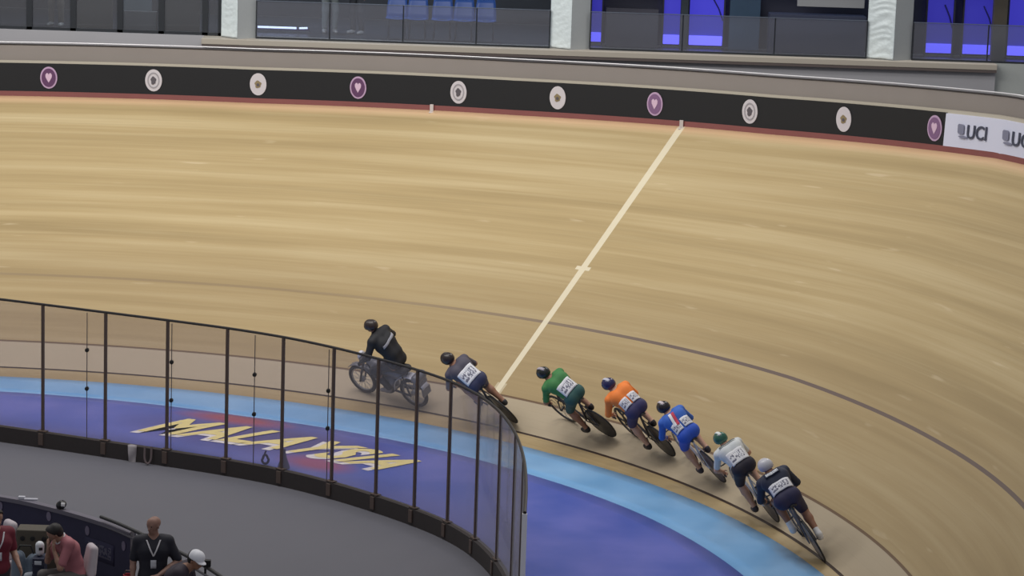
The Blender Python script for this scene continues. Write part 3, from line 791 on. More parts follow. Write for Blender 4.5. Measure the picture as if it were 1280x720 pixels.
def body_groups(J, g=1.0):
    """J: joints -> dict of capsule groups. g = girth"""
    sd = (J['hipL']-J['hipR']); sd = sd/np.linalg.norm(sd); ss_ = J['shL']-J['shR']; ss_ = ss_/np.linalg.norm(ss_)
    P_ = {}
    pel = (J['hipL']+J['hipR'])/2; sp_ = J['waist']-pel; spn = sp_/np.linalg.norm(sp_)
    P_['pelvis'] = [(J['hipL']+spn*.02-sd*.02, J['hipR']+spn*.02+sd*.02, .108*g, .108*g, .04), (pel+sd*.05+spn*.05, J['waist']+sd*.055, .105*g, .098*g, .04), (pel-sd*.05+spn*.05, J['waist']-sd*.055, .105*g, .098*g, .04)]
    P_['torso'] = []
    mid = (J['shL']+J['shR'])/2
    for q in (1, -1):
        P_['torso'].append((J['waist']+sd*q*.055, J['chest']+ss_*q*.075, .098*g, .112*g, .05))
        P_['torso'].append((J['chest']+ss_*q*.075, mid+ss_*q*.10, .112*g, .072*g, .05))
    P_['torso'].append((J['shL'], J['shR'], .062*g, .062*g, .05))
    P_['torso'].append((mid, J['neck'], .07*g, .056, .05))
    P_['neck'] = [(J['neck'], J['head']-J['hup']*.04-J['face']*.01, .056, .055, .03)]
    P_['head'] = head_prims(J['head'], J['face'], J['hup'])
    for s_ in 'LR':
        P_['uarm'+s_] = [(J['sh'+s_], J['el'+s_], .054*g, .042*g, .03)]
        P_['farm'+s_] = [(J['el'+s_], (J['el'+s_]*.6+J['wr'+s_]*.4), .042*g, .038*g, .02), ((J['el'+s_]*.6+J['wr'+s_]*.4), J['wr'+s_], .038*g, .026, .02)]
        P_['hand'+s_] = hand_prims(J['wr'+s_], J['hd'+s_], J['hn'+s_], J['ht'+s_], J.get('curl', .6))
        P_['thigh'+s_] = [(J['hip'+s_], J['kn'+s_], .092*g, .060*g, .045)]
        P_['calf'+s_] = [(J['kn'+s_], J['kn'+s_]*.65+J['an'+s_]*.35, .056*g, .057*g, .03), (J['kn'+s_]*.65+J['an'+s_]*.35, J['an'+s_], .055*g, .036, .03)]
        P_['foot'+s_] = [(J['an'+s_], J['toe'+s_]*.25+J['an'+s_]*.75-J['hupfoot']*.045, .038, .035, .03), (J['an'+s_]-J['hupfoot']*.05, J['toe'+s_], .036, .028, .03)]
    return P_
def infl(prims, d, k=None): return [(a, b, ra+d, rb+d, k or kk) for a, b, ra, rb, kk in prims]
def cat_(P_, keys): return [p for k in keys for p in P_[k]]
def lerp(a, b, t): return a*(1-t)+b*t
def sheet(prims, C, U_, V_, N_, wu, wv, nu, nv, lift, name, mt, parent, th_=.004, shear=0.0, curve=None):
    """a cloth sheet laid on the body: rays along -N_ from plane at C"""
    N_ = N_/np.linalg.norm(N_); G_ = np.zeros((nv, nu, 3)); UV = np.zeros((nv, nu, 2))
    P_ = np.zeros((nv, nu, 3))
    for j in range(nv):
        for i in range(nu):
            u, v = i/(nu-1)-.5, j/(nv-1)-.5
            q = C+U_*(u*wu+v*shear)+V_*v*wv
            if curve is not None: q = q+curve(u, v)
            P_[j, i] = q+N_*.35; UV[j, i] = (u+.5, v+.5)
    t = np.zeros((nv, nu)); t[:] = 0
    for _ in range(60):
        d = sdf_eval(prims, P_-N_*t[..., None]); t += np.maximum(d, 0)*.9
    t = np.minimum(t, .6); G_ = P_-N_*(t-lift)[..., None]
    o = grid_mesh(name, G_, mt, parent, UV); solid(o, th_, 0); return o

SKIN = mat('skin_light', (196, 152, 128), .55, noise=.08); SKIND = mat('skin_brown', (150, 108, 86), .55, noise=.08)

# ------------------------------------------------------------------ bicycles
def wheel(cx_, par, kind, tire_m, rim_m, name):
    R = .334
    n = 48
    if kind == 'disc':
        w_ = MB().lathe([(.005, .030), (.05, .026), (.20, .016), (.305, .010), (.312, .0), (.305, -.010), (.20, -.016), (.05, -.026), (.005, -.030)], (cx_, 0, R), 'y', 48).build(name, rim_m, par, smooth=True)
    else:
        m_ = MB()
        m_.tube([(cx_+.298*math.cos(a), 0, R+.298*math.sin(a)) for a in np.linspace(0, 2*PI, n+1)[:-1]], .016, 8, closed=True)
        m_.lathe([(.022, .045), (.024, .03), (.016, 0), (.024, -.03), (.022, -.045)], (cx_, 0, R), 'y', 12)
        ns = 5 if kind == 'five' else 20
        for k in range(ns):
            a = 2*PI*k/ns
            r_ = [.022, .016, .02] if kind == 'five' else [.0025]*3
            sy = 0 if kind == 'five' else (.03 if k % 2 else -.03)
            m_.tube([(cx_+.02*math.cos(a), sy, R+.02*math.sin(a)), (cx_+.16*math.cos(a), sy*.5, R+.16*math.sin(a)), (cx_+.295*math.cos(a), 0, R+.295*math.sin(a))], r_, 6)
        w_ = m_.build(name, rim_m, par, smooth=True)
    MB().tube([(cx_+.322*math.cos(a), 0, R+.322*math.sin(a)) for a in np.linspace(0, 2*PI, n+1)[:-1]], .0135, 8, closed=True).build('tire', tire_m, w_, smooth=True)
    return w_
def track_bike(par, frame_m, disc_m, front='spoke', crank=0.6, rim_m=None):
    BLKM = mat('tire_black', (30, 30, 32), .6); CARB = mat('carbon_dark', (44, 44, 48), .35)
    BB = V3(.39, 0, .285); ST_ = V3(.235, 0, .80); HT = V3(.80, 0, .80); HB = V3(.835, 0, .69); RH = V3(0, 0, .334); FH = V3(.985, 0, .334)
    m_ = MB(); m_.tube([BB, ST_], [.024, .018], 10, flat=.8).tube([ST_, HT], .019, 10, flat=.8).tube([BB, HB], [.03, .026], 10, flat=.8).tube([HT, HB], .023, 10)
    for q in (-1, 1):
        m_.tube([BB+V3(0, q*.025, 0), lerp(BB, RH, .5)+V3(0, q*.045, 0), RH+V3(0, q*.055, 0)], .011, 8).tube([lerp(ST_, BB, .1), lerp(ST_, RH, .5)+V3(0, q*.035, 0), RH+V3(0, q*.055, 0)], .009, 8)
    m_.build('frame', frame_m, par, smooth=True)
    m_ = MB()
    for q in (-1, 1): m_.tube([HB+V3(.005, 0, -.02), HB+V3(.03, q*.045, -.08), FH+V3(0, q*.05, 0)], [.02, .016, .010], 8, flat=.8)
    m_.build('fork', frame_m, par, smooth=True)
    MB().tube([ST_, V3(.20, 0, .91)], .014, 8).build('seat_post', CARB, par)
    sd = []
    for u, wd, z_ in ((-.02, .055, .925), (.02, .068, .93), (.08, .055, .925), (.15, .028, .925), (.24, .018, .92), (.27, .012, .912)):
        sd.append([(u+.10, wd*v, z_+.012*(1-v*v)-.03*(v*v)) for v in (-1, -.6, 0, .6, 1)])
    o = grid_mesh('saddle', np.array(sd), CARB, par); solid(o, .02)
    m_ = MB(); m_.tube([HT, HT+V3(.01, 0, .05), HT+V3(.09, 0, .06)], .017, 8)
    for q in (-1, 1):
        y_ = q*.19; m_.tube([HT+V3(.09, 0, .06), HT+V3(.09, y_*.8, .06), HT+V3(.12, y_, .05), HT+V3(.17, y_, .02), HT+V3(.185, y_, -.04), HT+V3(.15, y_, -.09), HT+V3(.08, y_, -.11), HT+V3(.02, y_, -.115)], .0135, 8)
    m_.build('handlebar', CARB, par, smooth=True)
    m_ = MB(); m_.lathe([(.004, -.06), (.09, -.052), (.09, -.046), (.004, -.040)], BB, 'y', 28)
    feet = {}
    for q, s_ in ((-1, 'R'), (1, 'L')):
        a = crank+(0 if q > 0 else PI); e = BB+V3(.165*math.cos(a), q*.075, .165*math.sin(a))
        m_.tube([BB+V3(0, q*.055, 0), e], [.016, .012], 8).tube([e, e+V3(0, q*.06, 0)], .008, 6).box(e+V3(0, q*.06, 0), (.07, .06, .016)); feet[s_] = e+V3(0, q*.055, .0)
    m_.tube([BB+V3(0, -.049, .088), RH+V3(0, -.049, .03)], .004, 4).tube([BB+V3(0, -.049, -.088), RH+V3(0, -.049, -.03)], .004, 4)
    m_.build('crankset', CARB, par, smooth=True)
    wheel(.985, par, front, BLKM, rim_m or CARB, 'front_wheel'); w_ = wheel(0, par, 'disc', BLKM, disc_m, 'rear_wheel')
    return feet
def rider_joints(feet, low=0.0, head_yaw=0.0):
    J = {}
    J['hipL'] = V3(.20, .085, .99); J['hipR'] = V3(.20, -.085, .99)
    J['waist'] = V3(.33, 0, 1.11-low*.3); J['chest'] = V3(.48, 0, 1.22-low*.7)
    J['shL'] = V3(.60, .185, 1.23-low); J['shR'] = V3(.60, -.185, 1.23-low)
    J['neck'] = V3(.665, 0, 1.285-low); J['head'] = V3(.755, 0, 1.355-low)
    J['face'] = V3(math.cos(head_yaw), math.sin(head_yaw), -.28); J['face'] /= np.linalg.norm(J['face']); J['hup'] = V3(.35, 0, 1)
    for q, s_ in ((1, 'L'), (-1, 'R')):
        J['wr'+s_] = V3(.86, q*.205, .785); J['el'+s_] = ik(J['sh'+s_], J['wr'+s_], .29, .275, V3(-.5, q*(.9 if q > 0 else .35), -.25))
        J['hd'+s_] = V3(.45, -q*.25, -.85); J['hn'+s_] = V3(-.8, -q*.5, -.3); J['ht'+s_] = V3(.7, -q*.6, .3)
        f = feet[s_]; J['an'+s_] = f+V3(-.13, 0, .115); J['toe'+s_] = f+V3(.04, 0, .02)
        J['kn'+s_] = ik(J['hip'+s_], J['an'+s_], .43, .435, V3(1, q*.08, .3))
    J['hupfoot'] = V3(0, 0, 1); J['curl'] = 1.0
    return J
def helmet_parts(par, J, shell_m, visor_m, stripe_m=None, long=.0):
    c, fd, up = J['head'], J['face'], J['hup']; fd = fd/np.linalg.norm(fd); up = up-fd*(up@fd); up /= np.linalg.norm(up); sd = np.cross(up, fd)
    hp = [(c+up*.025-fd*.032, c+up*.03+fd*.018, .096, .093, .04), (c+up*.005-fd*.035+sd*.012, c+up*.005+fd*.015+sd*.012, .088, .086, .04), (c+up*.005-fd*.035-sd*.012, c+up*.005+fd*.015-sd*.012, .088, .086, .04)]
    if long: hp.append((c+up*.02-fd*.06, c-up*.01-fd*(.14+long), .08, .04, .05))
    sdf_obj('helmet', hp, shell_m, par, .010, [(c-up*.035-fd*.02, -up+fd*.12)])
    vp = [(c+up*.01+fd*.03+sd*.012, c+up*.01+fd*.03-sd*.012, .090, .090, .02), ]
    sdf_obj('visor', vp, visor_m, par, .010, [(c-up*.03, -up), (c+up*.055, up), (c+fd*.07, -fd)])
    if stripe_m:
        ps = infl(hp, .001); sheet(ps, c+up*.02-fd*.03, fd, sd, up, .17, .05, 9, 4, .004, 'helmet_stripe', stripe_m, par, .004)
def make_cyclist(mw, label, body_m, kit):
    r = empty('cyclist', label, 'person', mw=mw)
    J = kit['J']; P_ = body_groups(J, kit.get('g', 1.10))
    allp = cat_(P_, P_.keys())
    sdf_obj('body', allp, body_m, r, .0105)
    # jersey: torso and sleeves
    jp = infl(P_['torso'][:-1], .007)+infl(P_['pelvis'][1:], .006)
    for s_ in 'LR':
        cut = kit.get('sleeve', .75)
        if cut <= 1: jp += [(J['sh'+s_], lerp(J['sh'+s_], J['el'+s_], cut), .062, .062-.012*cut, .03)]
        else: jp += infl(P_['uarm'+s_], .007)+[(J['el'+s_], lerp(J['el'+s_], J['wr'+s_], .92), .048, .034, .02)]
    pel = (J['hipL']+J['hipR'])/2; spn = J['waist']-pel; spn /= np.linalg.norm(spn)
    sdf_obj('jersey', jp, kit['jersey'], r, .0105, [(pel+spn*.07, -spn)])
    sp_ = infl(P_['pelvis'], .007)
    for s_ in 'LR': sp_ += [(J['hip'+s_], lerp(J['hip'+s_], J['kn'+s_], .92), .111, .079, .045)]
    sdf_obj('shorts', sp_, kit['shorts'], r, .0105, [(pel+spn*.10, spn)])
    for s_ in 'LR':
        sdf_obj('shoe', infl(P_['foot'+s_], .008)+([(J['an'+s_], lerp(J['an'+s_], J['kn'+s_], .22), .046, .045, .02)] if kit.get('over') else []), kit['shoes'], r, .0105)
        if kit.get('glove'): sdf_obj('glove', infl(hand_prims(J['wr'+s_], J['hd'+s_], J['hn'+s_], J['ht'+s_], 1.0)[:8], .004), kit['glove'], r, .010)
    helmet_parts(r, J, kit['helmet'], kit.get('visor', mat('visor_black', (24, 24, 28), .15)), kit.get('hstripe'), kit.get('long', 0))
    bn = V3(-.42, 0, .9); bu = V3(0, 1, 0); bv = np.cross(bn, bu); bv = -bv/np.linalg.norm(bv)
    if bv[0] < 0: bv = -bv
    big = infl(allp, .008)+jp
    nc = lerp(pel, J['waist'], .75)+V3(0, 0, .03)
    if kit.get('number', True):
        if kit.get('split'):
            for q in (1, -1): sheet(big, nc+V3(0, q*.093, -.01), bu, bv, bn, .155, .165, 10, 9, .006, 'race_number', kit['num_m'], r)
        else: sheet(big, nc, bu, bv, bn, kit.get('nw', .34), kit.get('nh', .17), 16, 9, .006, 'race_number', kit['num_m'], r)
    for (du, dv, wu, wv, m_, nm, shear) in kit.get('patches', []):
        sheet(big, J['waist']+bu*du+bv*dv, bu, bv, bn, wu, wv, 10, 12, .009, nm, m_, r, .004, shear)
    return r
def frame_on_track(px, py, lean, wb=.985, sc=1.0, yaw=0.0):
    s_, w_ = sw_at(px, py); R_ = tr(s_, w_); Fp = tr(s_-wb*sc, w_)
    f = Fp-R_; f /= np.linalg.norm(f); t = float(np.interp(s_-.5, S, th)); n = np.array([-math.sin(t), math.cos(t), 0])
    bb = float(np.interp(s_-.5, S, BET)); us = n*math.cos(bb)+np.array([0, 0, math.sin(bb)]); us -= f*(us@f); us /= np.linalg.norm(us)
    f = f*math.cos(yaw)+us*math.sin(yaw)
    up = math.cos(lean)*np.array([0, 0, 1.])-math.sin(lean)*n; up -= f*(up@f); up /= np.linalg.norm(up); l = np.cross(up, f)
    M = Matrix.Identity(4)
    for i in range(3): M[i][0] = f[i]*sc; M[i][1] = l[i]*sc; M[i][2] = up[i]*sc; M[i][3] = R_[i]+up[i]*.002
    return M
def col(name, rgb, r=.7, **k): return mat(name, rgb, r, noise=.06, **k)
NUM = marks_mat('race_number_print', (222, 222, 228), (118, 118, 134), 46, .50)
DSK = mat('disc_black', (42, 40, 40), .3); DSG = mat('disc_grey', (112, 112, 120), .3, .2)
SC_ = 1.05
riders = [
 dict(px=(640, 523), lean=47, yaw=17, sc=1.04, crank=.4, low=.04, lab='cyclist in dark navy kit with white number, riding just behind the motorcycle', blab='dark track bicycle under the navy cyclist, half hidden by the glass fence',
      kit=dict(jersey=col('kit1_jersey', (76, 72, 86)), shorts=col('kit1_shorts', (52, 56, 88)), shoes=col('kit1_shoe', (60, 60, 66)), helmet=col('kit1_helmet', (42, 34, 36), .3), sleeve=1.0, glove=col('kit1_glove', (190, 190, 200)), nw=.32, nh=.24), frame=(60, 60, 66), disc=DSK),
 dict(px=(760, 547), lean=42, yaw=5, sc=1.0, crank=-1.35, low=.0, lab='cyclist in green jersey and dark green shorts, third in the line behind the motorcycle', blab='track bicycle with black disc wheel under the green jersey cyclist',
      kit=dict(jersey=col('kit2_jersey', (58, 122, 66)), shorts=col('kit2_shorts', (44, 84, 82)), shoes=col('kit2_shoe', (44, 42, 46)), helmet=col('kit2_helmet', (30, 34, 34), .25), hstripe=col('hs2', (168, 160, 168)), sleeve=.9, glove=col('glove_dark', (50, 50, 56)), nw=.30, nh=.21), frame=(58, 58, 64), disc=DSK),
 dict(px=(836, 566), lean=38, yaw=8, sc=1.0, crank=-1.4, low=.02, lab='cyclist in bright orange jersey and navy shorts with split white numbers', blab='track bicycle under the orange jersey cyclist, rear wheel beside the blue rider',
      kit=dict(jersey=col('kit3_jersey', (236, 128, 52)), shorts=col('kit3_shorts', (52, 50, 92)), shoes=col('kit3_shoe', (52, 48, 52)), helmet=col('kit3_helmet', (38, 40, 84), .25), hstripe=col('hs3', (190, 190, 205)), sleeve=1.4, split=True), frame=(70, 66, 64), disc=DSK),
 dict(px=(903, 604), lean=37, yaw=9, sc=.97, crank=-1.2, low=.02, lab='cyclist in bright blue suit with red and white back stripes', blab='white framed track bicycle under the bright blue cyclist',
      kit=dict(jersey=col('kit4_jersey', (52, 100, 190)), shorts=col('kit4_shorts', (42, 84, 190)), shoes=col('kit4_shoe', (62, 60, 74)), helmet=col('kit4_helmet', (34, 30, 36), .25), hstripe=col('hs4', (200, 190, 196)), sleeve=1.4, split=True,
          patches=[(.02, .10, .05, .24, col('stripe_red', (196, 60, 84)), 'red_stripe', -.05), (.075, .10, .05, .24, col('stripe_white', (226, 226, 232)), 'white_stripe', -.05)]), frame=(200, 200, 210), disc=mat('disc_navy', (62, 60, 80), .3)),
 dict(px=(971, 650), lean=32, yaw=6, sc=.98, crank=-1.3, low=.02, lab='cyclist in white jersey and black shorts with green helmet, second from the back', blab='white framed track bicycle under the white jersey cyclist',
      kit=dict(jersey=col('kit5_jersey', (206, 210, 212)), shorts=col('kit5_shorts', (36, 32, 46)), shoes=col('kit5_shoe', (56, 54, 66)), helmet=col('kit5_helmet', (42, 92, 78), .25), hstripe=col('hs5', (220, 225, 225)), sleeve=.8, nw=.30, nh=.22,
          num=marks_mat('race_number_light', (222, 222, 226), (110, 110, 126), 46, .55), patches=[(0, .26, .30, .03, col('band_dark', (60, 74, 78)), 'shoulder_band', 0.0)]), frame=(190, 192, 198), disc=mat('disc_mid', (70, 68, 78), .3)),
 dict(px=(1031, 697), lean=32, yaw=7, sc=1.05, crank=.5, low=.02, lab='last cyclist in dark navy suit with silver white helmet and white shoes', blab='grey disc wheeled track bicycle under the last cyclist in line',
      kit=dict(jersey=col('kit6_jersey', (40, 46, 66)), shorts=col('kit6_shorts', (42, 40, 72)), shoes=col('kit6_shoe', (226, 226, 228)), over=True, helmet=col('kit6_helmet', (196, 196, 204), .25), sleeve=1.4, nw=.32, nh=.15,
          patches=[(0, .20, .24, .08, marks_mat('suit_lettering', (40, 46, 66), (214, 218, 224), 60, .42), 'suit_lettering', 0.0)]), frame=(90, 90, 100), disc=DSG),
]
for i, d in enumerate(riders):
    M = frame_on_track(*d['px'], math.radians(d['lean']), sc=d['sc'], yaw=math.radians(d['yaw']))
    b = empty('track_bicycle', d['blab'], 'bicycle', mw=M)
    feet = track_bike(b, mat('frame_paint%d' % i, d['frame'], .35), d['disc'], 'spoke' if i in (0, 1, 5) else 'five', d['crank'], rim_m=mat('rim_paint%d' % i, tuple(int(v*.8) for v in d['frame']), .35))
    J = rider_joints(feet, d['low'], .1)
    k = d['kit']; k['J'] = J; k['num_m'] = k.pop('num', NUM)
    make_cyclist(M, d['lab'], SKIN if i in (2, 3, 4) else SKIND, k)

# ------------------------------------------------------------------ pace motorcycle and driver
M = frame_on_track(522, 506, math.radians(26), 1.15, 1.0, math.radians(6))
mo = empty('pace_motorcycle', 'grey pace motorcycle leading the cyclists, seen through the glass fence', 'motorcycle', mw=M)
MG = mat('moto_grey', (108, 108, 116), .4, .2); MD = mat('moto_dark', (58, 58, 66), .5); MW = mat('moto_white', (196, 196, 206), .4)
RB = mat('tire_rubber', (52, 50, 52), .8)
for nm, cx_ in (('front_wheel', 1.15), ('rear_wheel', 0.0)):
    R = .30; m_ = MB(); m_.tube([(cx_+.235*math.cos(a), 0, R+.235*math.sin(a)) for a in np.linspace(0, 2*PI, 41)[:-1]], .016, 8, closed=True)
    m_.lathe([(.03, .06), (.05, .03), (.05, -.03), (.03, -.06)], (cx_, 0, R), 'y', 16)
    for k in range(18):
        a = 2*PI*k/18; m_.tube([(cx_+.04*math.cos(a), .03*(-1)**k, R+.04*math.sin(a)), (cx_+.235*math.cos(a+.15), 0, R+.235*math.sin(a+.15))], .004, 4)
    w_ = m_.build(nm, mat('moto_rim', (150, 150, 156), .4, .4), mo, smooth=True)
    MB().tube([(cx_+.268*math.cos(a), 0, R+.268*math.sin(a)) for a in np.linspace(0, 2*PI, 41)[:-1]], .034, 10, closed=True).build('tire', RB, w_, smooth=True)
m_ = MB(); m_.tube([V3(.42, 0, .30), V3(.35, 0, .62), V3(0.05, 0, .70)], .03, 8).tube([V3(.35, 0, .62), V3(.92, 0, .72), V3(.95, 0, .82)], .032, 8).tube([V3(.42, 0, .28), V3(.80, 0, .34), V3(.92, 0, .70)], .028, 8)
for q in (-1, 1): m_.tube([V3(.42, q*.06, .30), V3(0, q*.10, .30)], .02, 8).tube([V3(.1, q*.09, .68), V3(0, q*.11, .32)], .018, 8)
m_.build('frame', MD, mo, smooth=True)
m_ = MB()
for q in (-1, 1): m_.tube([V3(.93, q*.07, .84), V3(1.15, q*.075, .30)], [.024, .02], 8)
m_.build('fork', MD, mo, smooth=True)
sdf_obj('body_fairing', [(V3(.25, 0, .66), V3(.70, 0, .72), .11, .13, .06), (V3(.45, 0, .45), V3(.66, 0, .48), .13, .13, .06), (V3(.60, 0, .70), V3(.86, 0, .78), .11, .07, .05)], MG, mo, .014)
sdf_obj('engine', [(V3(.48, -.05, .34), V3(.48, .05, .34), .12, .12, .03), (V3(.55, -.03, .45), V3(.62, -.02, .55), .09, .08, .03)], MD, mo, .014)
sdf_obj('seat', [(V3(.05, -.05, .80), V3(.45, -.05, .77), .07, .06, .04), (V3(.05, .05, .80), V3(.45, .05, .77), .07, .06, .04)], mat('moto_seat', (44, 42, 46), .7), mo, .014, )
G = []
for k in range(13):
    a = math.radians(30+150*k/12); G.append([(-.365*math.cos(a) if True else 0, y_, .31+.365*math.sin(a)+.01*(1-abs(y_)*8)) for y_ in (-.09, -.05, 0, .05, .09)])
o = grid_mesh('rear_fender', np.array(G), MW, mo); solid(o, .012, 0)
G = []
for k in range(11):
    a = math.radians(35+100*k/10); G.append([(1.15-.33*math.cos(PI-a) if False else 1.15-.33*math.cos(a), y_, .30+.33*math.sin(a)) for y_ in (-.06, 0, .06)])
o = grid_mesh('front_fender', np.array(G), MG, mo); solid(o, .01, 0)
m_ = MB(); m_.tube([V3(.78, .33, .98), V3(.86, .24, 1.0), V3(.93, 0, .93), V3(.86, -.24, 1.0), V3(.78, -.33, .98)], .015, 8); m_.build('handlebar', MD, mo, smooth=True)
MB().lathe([(.02, -.02), (.075, 0), (.085, .05), (.08, .06)], (1.0, 0, .86), 'x', 20).build('headlight', MW, mo, smooth=True)
MB().tube([V3(.5, -.13, .3), V3(.2, -.16, .26), V3(-.15, -.17, .33)], [.025, .04, .045], 10).build('exhaust', mat('exhaust_steel', (150, 150, 156), .3, .8), mo, smooth=True)
sdf_obj('tail_box', [(V3(-.20, -.08, .70), V3(-.20, .08, .70), .09, .09, .03), (V3(-.20, -.08, .58), V3(-.20, .08, .58), .08, .08, .03)], MG, mo, .014)
MB().box((-.30, 0, .42), (.03, .22, .16)).build('number_plate', MG, mo, bevel=.006)
J = dict(hipL=V3(.22, .10, .93), hipR=V3(.22, -.10, .93), waist=V3(.26, 0, 1.10), chest=V3(.40, 0, 1.30), shL=V3(.50, .20, 1.42), shR=V3(.50, -.20, 1.42), neck=V3(.55, 0, 1.48), head=V3(.63, 0, 1.60),
         face=V3(.98, .1, -.15), hup=V3(.15, 0, 1), hupfoot=V3(0, 0, 1), curl=1.0)
J['face'] /= np.linalg.norm(J['face'])
for q, s_ in ((1, 'L'), (-1, 'R')):
    J['wr'+s_] = V3(.74, q*.33, 1.03); J['el'+s_] = ik(J['sh'+s_], J['wr'+s_], .29, .27, V3(-.4, q*.8, -.5)); J['hd'+s_] = V3(.7, -q*.1, -.55); J['hn'+s_] = V3(-.4, 0, -.9); J['ht'+s_] = V3(.2, -q*1, 0)
    J['an'+s_] = V3(.42, q*.15, .40); J['toe'+s_] = V3(.60, q*.15, .31); J['kn'+s_] = ik(J['hip'+s_], J['an'+s_], .44, .43, V3(1, q*.3, .3))
dr = empty('motorcycle_driver', 'driver in black jacket with a silver shoulder stripe and dark helmet on the motorcycle', 'person', mw=M)
P_ = body_groups(J, 1.08); allp = cat_(P_, P_.keys()); sdf_obj('body', allp, SKIND, dr, .0115)
BJ = col('jacket_black', (26, 26, 32)); jp = infl(P_['torso'], .018)+infl(P_['pelvis'], .016)
for s_ in 'LR': jp += infl(P_['uarm'+s_], .014)+infl(P_['farm'+s_], .012)
sdf_obj('jacket', jp, BJ, dr, .0115)
tp = []
for s_ in 'LR': tp += [(J['hip'+s_], J['kn'+s_], .105, .078, .04), (J['kn'+s_], J['an'+s_], .074, .052, .03)]
sdf_obj('trousers', tp, col('trousers_dark', (40, 40, 48)), dr, .0115)
for s_ in 'LR':
    sdf_obj('shoe', infl(P_['foot'+s_], .01), col('shoe_grey', (120, 116, 120)), dr, .0115)
    sdf_obj('glove', infl(P_['hand'+s_][:8], .004), col('glove_black', (34, 32, 34)), dr, .010)
helmet_parts(dr, J, col('driver_helmet', (48, 38, 36), .35), mat('visor_black', (24, 24, 28), .15))
sheet(jp, lerp(J['waist'], J['chest'], 1.0)+V3(-.02, -.0, .03), V3(0, 1, 0), V3(.45, 0, .9), V3(-.9, 0, .45), .36, .05, 16, 4, .006, 'jacket_stripe', col('stripe_silver', (150, 150, 160)), dr, .004, 0, lambda u, v: V3(-.04, 0, -.08)*u)

# ------------------------------------------------------------------ people of the infield and the concourse
def yaw_m(p, yaw, sc=1.0):
    return Matrix.Translation(Vector(tuple(p))) @ Matrix.Rotation(yaw, 4, 'Z') @ Matrix.Scale(sc, 4)
def stand_joints():
    J = dict(hipL=V3(0, .09, .92), hipR=V3(0, -.09, .92), waist=V3(0, 0, 1.10), chest=V3(.01, 0, 1.30), shL=V3(-.01, .19, 1.405), shR=V3(-.01, -.19, 1.405), neck=V3(0, 0, 1.50), head=V3(.02, 0, 1.635),
             face=V3(1, 0, -.08), hup=V3(0, 0, 1), hupfoot=V3(0, 0, 1), curl=.35)
    for q, s_ in ((1, 'L'), (-1, 'R')):
        J['el'+s_] = V3(-.04, q*.26, 1.14); J['wr'+s_] = V3(.08, q*.27, .89); J['hd'+s_] = V3(.2, 0, -1); J['hn'+s_] = V3(0, -q, 0); J['ht'+s_] = V3(1, 0, 0)
        J['kn'+s_] = V3(.02, q*.10, .49); J['an'+s_] = V3(-.02, q*.11, .085); J['toe'+s_] = V3(.14, q*.13, .035)
    return J
